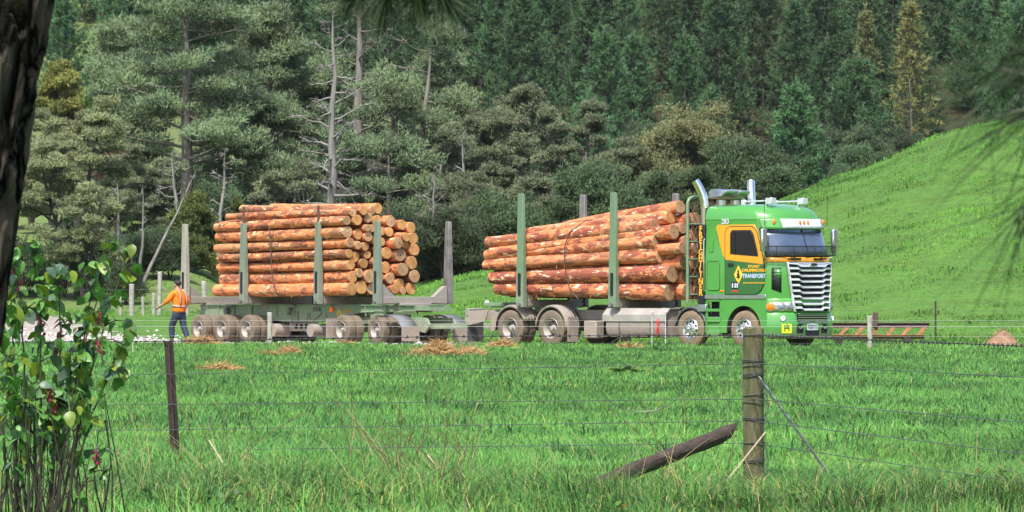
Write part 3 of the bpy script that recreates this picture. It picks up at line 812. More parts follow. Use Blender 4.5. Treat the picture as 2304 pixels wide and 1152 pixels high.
M_SIDEGLASS = simple('dark_side_glass', (.010, .012, .014), .05, coat=1.0, var=.3)
M_TYRE = paint('muddy_tyre', (.035, .032, .03), 3.0, .6, .80, .85, 0, (.23, .175, .125), base_dirt=.25)
M_MUDMETAL = paint('muddy_metal', (.30, .29, .27), 2.2, .2, .85, .55, .1, (.38, .30, .25), metal=.3, base_dirt=.2)
M_MUDGREEN = paint('muddy_green', (.12, .27, .13), 2.0, -.2, .8, .5, .2, (.38, .34, .27), base_dirt=.18)
M_STAKE = paint('stake_green', (.11, .18, .12), 2.6, .4, .75, .5, .2, (.34, .32, .28), base_dirt=.32)
M_STAKEB = paint('stake_bright_green', (.075, .20, .085), 2.4, .6, .7, .4, .4, (.34, .33, .29), base_dirt=.28)
M_RAWSTEEL = simple('weathered_steel', (.24, .225, .22), .6, .3, var=.45, scale=2.5)
M_REDTAG = simple('red_cord', (.7, .03, .03), .6)
M_RIM = paint('muddy_rim', (.55, .54, .53), 1.2, .1, .6, .35, .2, (.32, .25, .19), metal=.7, base_dirt=.15)
M_LAMP = simple('lamp_glass', (.42, .45, .54), .08, .5, coat=1.0, var=.5, scale=14)
M_HIVIS_Y = simple('yellow_sign', (.62, .82, .02), .4, var=.05)
M_GOLD = simple('gold_lettering', (.85, .42, .03), .5, var=.05)
def emis(name, c, e):
    m, nt, out = nodes_of(name)
    p = pbsdf(nt, out, c, .2); p.inputs['Emission Color'].default_value = (*c, 1); p.inputs['Emission Strength'].default_value = e; return m
M_FOGLIT = emis('lit_fog_lamp', (.80, .88, 1.0), 1.1)
def mesh_mat():
    m, nt, out = nodes_of('stone_guard_mesh')
    p = pbsdf(nt, out, (.02, .02, .022), .6); p.inputs['Alpha'].default_value = .5; return m
M_MESH = mesh_mat()

truck = empty('logging_truck', TRUCK_O, TRUCK_A)
tag(truck, 'green and orange cab-over logging truck loaded with peeled pine logs', 'truck')
T = truck
ZX = [(.2, .0), (1.02, .03), (1.4, 0), (2.4, 0), (2.56, -.05), (3.36, -.34), (3.45, -.36), (3.70, -.44), (3.84, -.55), (3.94, -.72), (4.01, -.95), (4.05, -1.2)]
def xf(z): return float(np.interp(z, [a for a, b in ZX], [b for a, b in ZX]))
def fx(y, z, w=1.25): return xf(z) - .5 * abs(min(1, abs(y) / w)) ** 4.5
YS = [-1, -.985, -.96, -.93, -.89, -.84, -.78, -.7, -.58, -.4, -.2, 0, .2, .4, .58, .7, .78, .84, .89, .93, .96, .985, 1]
def arc(z, w=1.25, off=0.0, x0=None, ys=YS):
    """front outline of the cab at height z, pushed outward by off"""
    pts = []
    for s in ys:
        y = s * w; x = (xf(z) if x0 is None else x0) - .5 * abs(s) ** 4.5
        dn = 2.25 * abs(s) ** 3.5 * (1 if s > 0 else -1) / w
        n = Vector((1, dn, 0)).normalized()
        pts.append((x + n.x * off, y + n.y * off, z))
    return pts
def ring(z, w, xr, xoff=0.0):
    return [(xr, -w, z)] + arc(z, w, 0, xf(z) + xoff) + [(xr, w, z)]
XR = -2.88
mb = MB()
mb.loft([ring(z, w, XR) for z, w in ((1.39, 1.245), (1.44, 1.25), (2.0, 1.25), (2.4, 1.25), (2.56, 1.245), (3.36, 1.205), (3.44, 1.215), (3.62, 1.225))])
mb.build('cab', [M_GREEN], T, True, 30)
mb = MB()
mb.loft([ring(z, w, xr) for z, w, xr in ((3.62, 1.235, XR - .01), (3.72, 1.225, XR - .01), (3.83, 1.205, XR), (3.93, 1.16, XR + .02), (4.0, 1.08, XR + .05), (4.04, .95, XR + .10), (4.055, .6, XR + .2))])
roof = mb.build('roof_fairing', [M_GREEN], T, True, 60)
# sun visor with white centre and clearance lamps
def vis(z, ys, off=0.0): return arc(z, 1.245, off, -.20 - (z - 3.34) * .42, ys)
mb = MB(); zz = (3.34, 3.42, 3.5, 3.58, 3.66); mb.grid([vis(z, YS) for z in zz])
vo = mb.build('sun_visor', [M_GREEN], T, True, 60, solid=.03)
yw = list(np.linspace(-.66, .66, 19)); mb = MB(); mb.grid([vis(z, yw, .022) for z in (3.37, 3.45, 3.54, 3.63)]); mb.build('white_panel', [M_WHITE], vo, True, 60, solid=.008)
def vlamp(parent, s, z, r, mat, name, off=.03):
    p = arc(z, 1.245, off, -.20 - (z - 3.34) * .42, [s])[0]
    mb = MB(); mb.ball(p, (r[0], r[1], r[2]), 10, 6); return mb.build(name, [mat], parent, True, 60)
for s in (-.13, 0, .13): vlamp(vo, s, 3.52, (.035, .045, .085), M_AMBER, 'clearance_lamp')
for s in (-.80, .80): vlamp(vo, s, 3.54, (.04, .055, .085), M_AMBER, 'clearance_lamp')
# windscreen
yg = [s * .985 for s in YS]
mb = MB(); mb.grid([arc(z, 1.245 - .04 * (z - 2.56), .008, None, YS) for z in (2.555, 2.7, 2.95, 3.2, 3.38)]); ws0 = mb.build('windscreen_frame', [M_BLACK], T, True, 60, solid=.01)
mb = MB(); mb.grid([arc(z, 1.245 - .04 * (z - 2.56), .018, None, yg[1:-1]) for z in (2.60, 2.75, 2.95, 3.15, 3.33)]); ws = mb.build('windscreen', [M_GLASS], T, True, 60, solid=.008)
mb = MB(); mb.tube([(fx(-.0, z) + .03, -.02, z) for z in (2.58, 2.95, 3.35)], .018, 6); mb.build('windscreen_bar', [M_BLACK], ws, True)
# wipers
for y0 in (-.62, .42):
    mb = MB(); mb.bar((fx(y0, 2.50) + .05, y0 - .28, 2.50), (fx(y0, 2.50) + .05, y0 + .22, 2.51), .05, .05)
    mb.tube([(fx(y0, 2.5) + .07, y0 + .1, 2.5), (fx(y0 - .35, 2.58) + .07, y0 - .30, 2.66)], .014, 5)
    mb.tube([(fx(y0 - .5, 2.6) + .06, y0 - .62, 2.62), (fx(y0, 2.66) + .06, y0 + .1, 2.70)], .012, 5); mb.build('wiper', [M_BLACK], T, True)
# orange band below the windscreen
mb = MB(); mb.grid([arc(z, 1.25, .007, None, YS) for z in (2.405, 2.48, 2.552)]); mb.build('orange_band', [M_ORANGE], T, True, 60, solid=.006)
# stone guard in front of the windscreen
mb = MB(); zlo, zhi = 2.60, 2.86
ysg = [s * 1.04 for s in YS[2:-2]]
lo_, hi_ = arc(zlo, 1.25, .17, .0, ysg), arc(zhi, 1.25, .17, .0, ysg)
mb.tube(lo_, .014, 5); mb.tube(hi_, .014, 5)
for k in range(0, len(lo_), 3): mb.tube([lo_[k], hi_[k]], .010, 5)
for k in (2, -3): mb.tube([lo_[k], (lo_[k][0] - .2, lo_[k][1] * .96, lo_[k][2] - .03)], .012, 5)
sg = mb.build('stone_guard', [M_BLACK], T, True)
mb = MB(); mb.grid([lo_, hi_]); mb.build('guard_mesh', [M_MESH], sg, False)

# side: orange flash round the window, door, window, lockers -- built on both sides
def side_panel(poly, name, mat, y, depth, parent, bevel=.006):
    mb = MB(); a, b = (y, y - depth) if y < 0 else (y, y + depth)
    mb.prism(poly, 'y', a, b); return mb.build(name, [mat], parent, True, 35, bevel=bevel)
def rrect(x0, x1, z0, z1, r=.05, n=4):
    pts = []
    for cx, cz, a0 in ((x1 - r, z0 + r, -90), (x1 - r, z1 - r, 0), (x0 + r, z1 - r, 90), (x0 + r, z0 + r, 180)):
        for k in range(n + 1):
            a = R(a0 + 90 * k / n); pts.append((cx + r * math.cos(a), cz + r * math.sin(a)))
    return pts
for sd in (-1, 1):
    y = 1.236 * sd
    side_panel([(-2.46, 3.40), (-2.40, 3.47), (-.98, 3.47), (-.86, 3.30), (-.62, 2.56), (-.56, 2.405), (-.62, 2.38), (-2.12, 2.52), (-2.2, 2.60)], 'orange_flash', M_ORANGE, y, .022, T)
    dr = empty('door', (0, 0, 0), 0, T)
    side_panel([(-2.10, 1.50), (-.92, 1.50), (-.72, 1.62), (-.60, 1.80), (-.585, 2.34), (-2.10, 2.475)], 'lower_panel', M_DOOR, y, .034, dr, .012)
    side_panel([(-2.10, 2.478), (-.60, 2.343), (-.66, 2.60), (-.86, 3.24), (-.95, 3.36), (-1.08, 3.42), (-1.90, 3.42), (-2.04, 3.36), (-2.10, 3.24)], 'upper_panel', M_ORANGE, y, .034, dr, .012)
    side_panel([(-1.90, 2.64), (-.82, 2.57), (-.84, 2.72), (-1.00, 3.22), (-1.10, 3.32), (-1.82, 3.32), (-1.90, 3.24)], 'window_seal', M_BLACK, y, .040, dr, .004)
    wn_ = side_panel([(-1.86, 2.67), (-.87, 2.61), (-.88, 2.72), (-1.03, 3.20), (-1.12, 3.285), (-1.80, 3.285), (-1.86, 3.22)], 'window', M_SIDEGLASS, y, .046, dr, .004)
    mb = MB(); dp_ = [(-2.10, 1.50), (-.92, 1.50), (-.72, 1.62), (-.60, 1.80), (-.585, 2.34), (-.66, 2.60), (-.86, 3.24), (-.95, 3.36), (-1.08, 3.42), (-1.90, 3.42), (-2.04, 3.36), (-2.10, 3.24)]
    mb.tube([(a, y + .022 * sd, b) for a, b in dp_ + dp_[:1]], .016, 5); mb.build('door_seal', [M_BLACK], dr)
    mb = MB(); lp_ = rrect(-2.80, -2.32, 1.62, 2.44, .08); mb.tube([(a, y + .018 * sd, b) for a, b in lp_ + lp_[:1]], .010, 4); mb.build('hatch_seal', [M_BLACK], T)
    mb = MB(); mb.bar((-1.70, y + .05 * sd, 2.66), (-1.70, y + .05 * sd, 3.28), .03, .012); mb.build('window_bar', [M_BLACK], dr)
    mb = MB(); mb.prism(rrect(-1.98, -1.76, 2.30, 2.39, .03), 'y', y + .034 * sd, y + .06 * sd); mb.build('handle', [M_BLACK], dr, bevel=.006)
    side_panel(rrect(-2.72, -2.58, 2.70, 3.10, .04), 'vent_seal', M_GREEN, y, .024, T)
    side_panel(rrect(-2.80, -2.32, 1.62, 2.44, .08), 'locker_hatch', M_GREEN, y, .024, T, .01)
    mb = MB(); mb.ball((-2.24, y, 1.60), (.10, .035, .035), 10, 6); mb.build('side_marker_lamp', [M_AMBER], T, True, 60)
    mb = MB(); mb.box((-1.72, 1.20 * sd, 1.44), (2.36, .13, .13)); mb.build('door_sill', [M_ALU], T, bevel=.015)
    # steps and skirt behind the front wheel, with two openings
    sk = MB(); yy = 1.24 * sd; th = .05 * sd
    for z0, z1 in ((.32, .46), (.72, .86), (1.02, 1.10), (1.30, 1.385)): sk.box((-2.58, yy - th / 2, (z0 + z1) / 2), (.62, .05, z1 - z0))
    for x in (-2.855, -2.31): sk.box((x, yy - th / 2, .85), (.07, .05, 1.06))
    sk.box((-2.58, yy - .14 * sd, .59), (.56, .20, .26)); sk.build('step_panel', [M_GREEN], T, bevel=.01)
    for z in (.46, .86):
        mb = MB(); mb.box((-2.58, yy - .12 * sd, z), (.54, .22, .03)); mb.build('step', [M_ALU], T)
    mb = MB(); mb.box((-2.58, yy - .26 * sd, .86), (.6, .02, 1.0)); mb.build('step_recess', [M_HOLESHADE], T)
    # front wheel arch: fender with a round cut-out
    cx, cz, ra = -1.40, .53, .66
    poly = [(-2.28, 1.385), (-2.28, .70)]
    poly = [(-2.28, 1.385), (-2.28, .42), (-2.06, .42)] + [(cx + ra * math.cos(a), cz + ra * math.sin(a)) for a in np.linspace(R(188), R(-8), 18)] + [(-.72, .30), (-.50, .27), (-.50, 1.385)]
    mb = MB(); mb.prism(poly, 'y', 1.225 * sd, 1.245 * sd); mb.build('front_fender', [M_GREEN], T, True, 35)
    mb = MB(); an = np.linspace(R(190), R(-8), 18)
    mb.loft([[(cx + r * math.cos(a), yv * sd, cz + r * math.sin(a)) for a in an] for r, yv in ((ra, 1.224), (ra, .6))], False, False); mb.build('wheel_arch_liner', [M_BLACK], T, True, 60, solid=.01)
# side markings
text('fleet_number', '283', .20, (-2.10, -1.256, 3.56), (R(90), 0, 0), M_WHITE, T, bold=.004)
YD = -1.2745
mb = MB(); cxd, czd = -1.58, 2.06; mb.prism([(cxd - .17, czd), (cxd, czd - .27), (cxd + .17, czd), (cxd, czd + .27)], 'y', -1.270, YD); dm = mb.build('diamond_emblem', [simple('emblem_yellow', (.85, .55, .05), .4, var=.1)], T)
mb = MB()
for k, (w, z0, z1) in enumerate(((.085, -.09, .04), (.065, -.01, .10), (.045, .07, .17))): mb.prism([(cxd - w, czd + z0), (cxd + w, czd + z0), (cxd, czd + z1)], 'y', -1.2752 - .0006 * k, -1.2765 - .0006 * k)
mb.box((cxd, -1.2757, czd - .12), (.025, .0016, .07)); mb.build('tree_emblem', [M_BLACK], dm)
text('lettering', 'STUART', .10, (-.98, YD, 2.29), (R(90), 0, 0), M_GOLD, T, sx=1.25, bold=.003)
text('lettering', 'DRUMMOND', .12, (-.98, YD, 2.18), (R(90), 0, 0), M_GOLD, T, sx=1.3, bold=.003)
text('lettering', 'TRANSPORT', .155, (-.98, YD, 2.02), (R(90), 0, 0), simple('silver_blue_lettering', (.45, .55, .72), .4), T, sx=1.02, bold=.007)
mb = MB()
for k in range(9): mb.box((-1.36 + .095 * k, YD, 1.83), (.07, .003, .025))
mb.build('small_print', [M_GOLD], T)
mb = MB(); mb.prism(rrect(-1.86, -1.58, 1.66, 1.86, .02), 'y', -1.27, -1.2755); st = mb.build('certificate_holder', [M_BLACK], T)
mb = MB()
for x in (-1.80, -1.70, -1.62): mb.box((x, -1.277, 1.76), (.05, .003, .13))
mb.build('certificate', [M_WHITE], st)
mb = MB(); mb.box((-1.72, -1.274, 1.60), (.24, .004, .04)); mb.build('red_sticker', [M_REDTAG], T)

# headlamp band, bumper
mb = MB(); mb.grid([arc(z, 1.25, o, .0) for z, o in ((1.0, .0), (1.03, .035), (1.36, .030), (1.395, .0))]); mb.build('headlamp_band', [M_GREEN], T, True, 60, solid=.02)
mb = MB(); mb.grid([arc(z, 1.25, o, .0) for z, o in ((.27, .0), (.33, .05), (.60, .07), (.95, .06), (1.0, .02))]); bump_o = mb.build('bumper', [paint('bumper_green', G1, .62, .2, .75, .22, .9, (.34, .32, .30), base_dirt=.04)], T, True, 60, solid=.03)
for sd in (-1, 1):
    mb = MB(); mb.box((-.50, 1.23 * sd, .66), (.02, .04, .74)); mb.build('bumper_end', [M_GREEN], T)
    ss = [sd * s for s in (.60, .66, .72, .78, .84, .90, .95, .985)]
    ho = MB(); ho.grid([arc(z, 1.25, .045, .0, ss) for z in (1.045, 1.1, 1.2, 1.29)]); hl = ho.build('headlamp', [M_ALU], T, True, 60, solid=.02)
    def facing(s, z, off):
        a = arc(z, 1.25, off, .0, [s])[0]; dn = 2.25 * abs(s) ** 3.5 * (1 if s > 0 else -1) / 1.25
        return Vector(a), Vector((1, dn, 0)).normalized()
    for s, r, mt, nm in ((.66, .10, M_LAMP, 'lamp'), (.80, .10, M_LAMP, 'lamp'), (.955, .115, M_AMBER, 'indicator')):
        p, nrm = facing(s * sd, 1.165, .05); mb = MB()
        mb.cyl(p, p + nrm * .02, r + .018, r + .018, 20, m=1); mb.tube([p + nrm * .02, p + nrm * .04, p + nrm * .05], [r, r * .8, r * .3], 20)
        mb.build(nm, [mt, M_CHROME], hl, True, 40)
    p, nrm = facing(.78 * sd, .84, .06); mb = MB(); mb.cyl(p, p + nrm * .03, .095, .095, 18, m=1); mb.tube([p + nrm * .03, p + nrm * .05], [.065, .045], 18)
    mb.build('fog_lamp', [M_FOGLIT, M_CHROME], T, True, 40)
    mb = MB(); mb.prism(rrect(.36 * 1, .62, .42, .68, .05), 'x', .03, .078)
    for i, v in enumerate(mb.v): mb.v[i] = (v[0], v[1] * sd, v[2])
    mb.build('tow_hole', [M_HOLESHADE], T)
    mb = MB(); mb.tube([(.085, .46 * sd, .58), (.11, .48 * sd, .55), (.11, .53 * sd, .55), (.085, .55 * sd, .58)], .02, 6); mb.build('tow_hook', [M_RAWSTEEL], T)
mb = MB(); mb.prism([(-.26, .34), (.26, .34), (.33, .70), (-.33, .70)], 'x', .03, .078); mb.build('bumper_opening', [M_HOLESHADE], T)
mb = MB(); mb.prism(rrect(-.22, .22, .50, .69, .015), 'x', .079, .088); pl = mb.build('number_plate', [M_WHITE], T)
text('plate_lettering', 'KSD715', .145, (.089, 0, .595), (R(90), 0, R(90)), M_BLACK, pl, sx=.78, bold=.002)
mb = MB(); mb.prism(rrect(-.62, .62, .76, .96, .03), 'x', .05, .083); lg = mb.build('lower_grille', [M_HOLESHADE], T)
for z in (.795, .86, .925):
    mb = MB(); mb.bar((.10, -.60, z), (.10, .60, z), .03, .026); mb.build('grille_bar', [M_CHROME], lg)
for y in (-.33, .33):
    mb = MB(); mb.box((.095, y, .735), (.02, .42, .035)); mb.build('running_lamp', [M_ALU], T, bevel=.005)
p, nrm = Vector(arc(.56, 1.25, .085, .0, [-.70])[0]), None
mb = MB(); hp = [arc(z, 1.25, .082, .0, [s])[0] for z in (.42, .68) for s in (-.80, -.62)]
mb.add(hp + [tuple(Vector(q) + Vector((.012, -.003, 0))) for q in hp], [(0, 1, 3, 2), (4, 5, 7, 6), (0, 1, 5, 4), (1, 3, 7, 5), (3, 2, 6, 7), (2, 0, 4, 6)]); hs = mb.build('yellow_sign', [M_HIVIS_Y], T, False)
q0, q1 = Vector(hp[0]), Vector(hp[1]); ang = math.atan2(q1.y - q0.y, q1.x - q0.x)
cpt = (Vector(hp[0]) + Vector(hp[3])) / 2 + Vector((.016, -.008, 0))
text('sign_lettering', 'H', .26, cpt, (R(90), 0, ang), M_BLACK, hs, sx=1.0)

# grille: chrome shell, bent chrome slats, near-black plate for the shaded recess
def gw(z): return np.interp(z, [1.02, 2.40], [.70, .90])
mb = MB(); mb.grid([[(xf(z) + .012 - .5 * abs(y / 1.25) ** 4.5, y, z) for y in np.linspace(-gw(z), gw(z), 13)] for z in (1.03, 1.5, 2.0, 2.38)]); gr = mb.build('grille', [M_HOLESHADE], T, True, 60, solid=.02)
mb = MB()
for sd in (-1, 1):
    for i, (z0, z1) in enumerate(((1.02, 1.5), (1.5, 2.0), (2.0, 2.40))): mb.bar((fx(gw(z0), z0) + .07, sd * gw(z0), z0), (fx(gw(z1), z1) + .07, sd * gw(z1), z1), .09, .028, (0, 1, 0))
    mb.build('grille_surround', [M_SLAT], gr, bevel=.015); mb = MB()
def slat(z, h, d, name, mat):
    w = gw(z) - .03; rows = []
    pts = [(-w, .035), (-w * .66, .035), (-w * .54, -.02), (w * .54, -.02), (w * .66, .035), (w, .035)]
    prof = [(0, h * .62), (d * .25, h * .62), (d, -h * .18), (d, -h * .45), (0, -h / 2)]
    rings = []
    for y, dz in pts:
        x = fx(y, z) + .03; rings.append([(x + a, y, z + dz + b) for a, b in prof])
    mb = MB(); mb.loft(rings, True, True); return mb.build(name, [mat], gr, True, 25)

for k in range(8): slat(1.10 + k * .158, .066, .085, 'grille_slat', M_SLAT)
mb = MB(); pts = [(-.90, 2.42, 2.36), (-.62, 2.42, 2.34), (-.5, 2.41, 2.275), (.5, 2.41, 2.275), (.62, 2.42, 2.34), (.90, 2.42, 2.36)]
mb.loft([[(fx(y, 2.35) + .03, y, b), (fx(y, 2.35) + .13, y, b), (fx(y, 2.35) + .12, y, b + .03), (fx(y, 2.35) + .05, y, t), (fx(y, 2.35) + .0, y, t)] for y, t, b in pts]); mb.build('grille_header', [M_SLAT], gr, True, 25, bevel=.01)
mb = MB(); mb.prism([(.155 * math.cos(a), 2.345 + .05 * math.sin(a)) for a in np.linspace(0, 2 * math.pi, 20, endpoint=False)], 'x', .10, .145); eb = mb.build('badge', [M_CHROME], gr, bevel=.008)
mb = MB(); mb.prism([(.125 * math.cos(a), 2.345 + .028 * math.sin(a)) for a in np.linspace(0, 2 * math.pi, 20, endpoint=False)], 'x', .14, .148); mb.build('badge_plate', [M_BLACK], gr)
# vents each side of the grille
for sd in (-1, 1):
    ss = [sd * s for s in (.80, .85, .90, .945)]
    def vent(z0a, z0b, z1, off, name, mat, par, ss):
        mb = MB(); lo = [arc(z0a + (z0b - z0a) * k / (len(ss) - 1), 1.25, off, None, [s])[0] for k, s in enumerate(ss)]; hi = [arc(z1, 1.25, off, None, [s])[0] for s in ss]
        mb.grid([lo, hi]); return mb.build(name, [mat], par, True, 60, solid=.012)
    vt = vent(1.56, 1.66, 2.26, .012, 'side_vent', M_BLACK, T, ss)
    vent(1.95, 1.98, 2.22, .022, 'vent_plate', M_GREEN, vt, ss[:-1])
    for z in (2.04, 2.13):
        mb = MB(); mb.tube(arc(z, 1.25, .03, None, ss), .008, 4); mb.build('vent_slat', [M_BLACK], vt)

# mirrors, horns, intakes, exhaust stacks, whip aerials
for sd in (-1, 1):
    m_ = MB(); bx, by = -.42, 1.47 * sd
    m_.box((bx, by, 3.02), (.10, .22, .66)); mi = m_.build('mirror', [M_CHROME], T, bevel=.035)
    mb = MB(); mb.box((bx - .055, by, 3.02), (.012, .18, .58)); mb.build('mirror_glass', [M_SIDEGLASS], mi)
    mb = MB(); mb.tube([(-.75, 1.22 * sd, 3.42), (bx, by, 3.40), (bx, by, 2.60), (-.62, 1.24 * sd, 2.48)], .016, 6); mb.build('mirror_arm', [M_CHROME], mi)
    mb = MB(); mb.tube([(-.55, 1.30 * sd, 3.45), (-.55, 1.30 * sd, 4.60)], [.010, .005], 5); mb.build('whip_aerial', [M_BLACK], T)
    # air horn along the roof
    y = .66 * sd; h = MB(); h.tube([(-1.98, y, 4.13), (-1.80, y, 4.13), (-1.1, y, 4.14)], [.045, .022, .026], 10)
    h.tube([(-1.1, y, 4.14), (-.98, y, 4.14), (-.86, y, 4.14)], [.04, .075, .11], 14); h.box((-1.95, y, 4.08), (.12, .10, .20)); h.box((-1.05, y, 4.07), (.05, .08, .12)); h.box((-.90, y, 4.14), (.22, .21, .17))
    h.build('air_horn', [M_SLAT], T, True, 35, bevel=.008)
    y = .98 * sd; x = -3.16
    st = MB(); st.tube([(x, y, .9), (x, y, 3.7), (x, y, 3.95)], .115, 18)
    st.tube([(x, y, 3.95), (x - .01, y, 4.15), (x - .05, y + .03 * sd, 4.33), (x - .13, y + .10 * sd, 4.56), (x - .20, y + .18 * sd, 4.74)], [.115, .12, .12, .115, .11], 18, False)
    eo = st.build('exhaust_stack', [M_CHROME], T, True, 50)
    mb = MB(); mb.cyl((x - .185, y + .165 * sd, 4.70), (x - .178, y + .158 * sd, 4.68), .10, .10, 18); mb.build('exhaust_mouth', [M_BLACK], eo)
for y in (-.42, .16):
    mb = MB(); mb.cyl((-3.05, y, 3.4), (-3.05, y, 4.20), .13, .13, 14); mb.prism([(-3.30, 4.22), (-2.82, 4.28), (-2.62, 4.44), (-3.22, 4.50), (-3.32, 4.42)], 'y', y - .24, y + .24)
    ai = mb.build('air_intake', [M_ALU], T, True, 35, bevel=.02)
    mb = MB(); mb.prism([(-2.80, 4.30), (-2.635, 4.435), (-2.66, 4.42), (-2.81, 4.31)], 'y', y - .2, y + .2); mb.build('intake_mesh', [M_BLACK], ai)
# lettered side column behind the cab
mb = MB(); mb.box((-3.02, -1.20, 2.36), (.26, .16, 2.26)); cl = mb.build('side_column', [M_BLACK], T, bevel=.02)
text('column_lettering', '\n'.join('FREIGHTLINER'), .235, (-3.03, -1.284, 2.45), (R(90), 0, 0), M_GOLD, cl, line=.70, bold=.006)
mb = MB(); mb.box((-3.0, -1.20, 1.12), (.34, .18, .20)); mb.build('column_foot', [M_ALU], cl, bevel=.02)
mb = MB(); mb.tube([(-2.86, -1.30, 1.60), (-2.86, -1.33, 1.66), (-2.86, -1.33, 3.02), (-2.86, -1.30, 3.08)], .02, 8); mb.build('grab_rail', [M_CHROME], T)

# headboard: pipe frame with rungs and diagonal steel mesh
hb = MB(); x = -3.62
hb.tube([(x, -1.2, 1.25), (x, -1.2, 4.05)] + [(x, -1.2 + .22 * (1 - math.cos(a)), 4.05 + .22 * math.sin(a)) for a in np.linspace(.3, R(90), 4)] + [(x, .98, 4.27), (x, 1.14, 4.2), (x, 1.2, 4.05), (x, 1.2, 1.25)], .05, 10)
for z in (1.5, 2.0, 2.5, 3.0, 3.5): hb.tube([(x, -1.2, z), (x, 1.2, z)], .032, 8)
hbo = hb.build('headboard', [M_STAKEB], T, True, 60)
mb = MB()
for k in range(-19, 20):
    for sg in (-1, 1):
        pts = []
        y0 = k * .2
        for z in (1.3, 4.2):
            pts.append((y0 + sg * (z - 2.75) * .55, z))
        (ya, za), (yb, zb) = pts
        # clip to the frame
        def cut(y): return za + (zb - za) * (y - ya) / (yb - ya)
        lo_z, hi_z = sorted((cut(-1.16), cut(1.16))); a_, b_ = max(za, lo_z), min(zb, hi_z)
        if b_ - a_ < .1: continue
        f = lambda z: ya + (yb - ya) * (z - za) / (zb - za)
        mb.bar((x + .01, f(a_), a_), (x + .01, f(b_), b_), .022, .01, (1, 0, 0))
mb.build('guard_mesh', [simple('rusty_mesh', (.20, .10, .055), .8)], hbo, False)

# chassis, tank, mudguards, bolsters
CH = MB()
for y in (-.45, .45):
    CH.box((-7.6, y, .92), (9.6, .09, .28))
for xx in (-4.6, -7.4, -9.7, -12.2): CH.box((xx, 0, .92), (.12, .82, .22))
for xx in (-1.40, -3.48, -9.05, -10.72): CH.cyl((xx, -1.0, .53), (xx, 1.0, .53), .08, .08, 10); CH.box((xx, 0, .66), (.4, .9, .3))
CH.box((-1.6, 0, .95), (2.6, 1.5, .5)); CH.box((-2.2, 0, .5), (1.6, .8, .45))
CH.build('chassis', [M_MUDMETAL], T, True, 35)
for sd in (-1, 1):
    tk = MB(); x0, x1 = -6.85, -4.52
    prof = [(-.62, .34), (-.95, .28), (-1.16, .34), (-1.22, .50), (-1.22, .72), (-1.20, .90), (-1.06, 1.06), (-.62, 1.08)]
    tk.loft([[(xx, -p[0] * sd, p[1]) for p in prof] for xx in (x0, x1)], True, True)
    to = tk.build('fuel_tank', [M_MUDMETAL], T, True, 30, bevel=.03)
    for xx in (x0 + .55, x1 - .55):
        mb = MB(); mb.loft([[(xx + e, (p[0] - .006 * (1 if p[0] < -.9 else 0)) * (1 if sd < 0 else -1), p[1] + (.008 if p[1] > .9 else -.004)) for p in prof] for e in (-.03, .03)], True, False); mb.build('tank_strap', [M_RAWSTEEL], to)
    mb = MB(); mb.loft([[(xx, a * sd, b) for a, b in ((1.25, .74), (1.25, .93), (1.06, 1.115), (.62, 1.125), (.62, 1.09), (1.04, 1.085), (1.225, .92), (1.225, .74))] for xx in (-6.95, -4.45)], True, True); mb.build('tank_cover', [simple('dusty_alloy', (.50, .46, .42), .45, .3, var=.25)], to, True, 25)
    # mudguards over second steer axle and the drive axles
    def guard(cx, cz, r, a0, a1, yA, yB, mat, name='mudguard', nseg=14):
        mb = MB(); an = np.linspace(R(a0), R(a1), nseg)
        rows = []
        for yv, rr in ((yA, r - .05), (yA, r), (yA * .93 + yB * .07, r + .02), (yA * .55 + yB * .45, r + .02), (yB, r)):
            rows.append([(cx + rr * math.cos(a), yv * sd, cz + rr * math.sin(a)) for a in an])
        mb.loft(rows, False, False); g = mb.build(name, [mat], T, True, 50, solid=.012)
        for f in (.22, .42, .62, .82):
            yv = yA + (yB - yA) * f; mb = MB(); mb.tube([(cx + (r + .022) * math.cos(a), yv * sd, cz + (r + .022) * math.sin(a)) for a in an], .012, 4); mb.build('rib', [mat], g)
        return g
    guard(-3.48, .53, .62, 172, 12, 1.24, .85, M_BLACK if False else simple('grey_mudguard', (.11, .13, .14), .5, var=.3))
    guard(-9.05, .55, .63, 178, -8, 1.24, .62, M_MUDMETAL); guard(-10.72, .55, .63, 188, 20, 1.24, .62, M_MUDMETAL)
    mb = MB(); mb.box((-8.28, 1.10 * sd, .50), (.03, .42, .72)); mb.build('mudflap', [M_MUDMETAL], T)
    mb = MB(); mb.box((-7.55, .98 * sd, .50), (.5, .34, .5)); mb.build('battery_box', [M_MUDMETAL], T, bevel=.03)
    mb = MB(); mb.prism([(-12.55, 1.02), (-12.55, .70), (-12.42, .60), (-11.72, .72), (-11.6, 1.05)], 'y', 1.22 * sd, 1.26 * sd); mb.build('rear_guard_bracket', [M_MUDMETAL], T, bevel=.01)
    mb = MB(); mb.prism([(-11.65, 1.02), (-11.2, .98), (-11.45, .45), (-11.62, .42)], 'y', 1.08 * sd, 1.12 * sd); mb.build('bracket', [M_MUDMETAL], T, bevel=.008)
    mb = MB(); mb.box((-12.45, .93 * sd, .50), (.03, .64, .72)); mb.build('rear_mudflap', [simple('black_rubber_flap', (.10, .095, .10), .7, var=.4)], T)
    mb = MB(); mb.box((-12.45, .93 * sd, .98), (.16, .68, .26)); mb.build('rear_guard', [M_STAKE], T, bevel=.03)
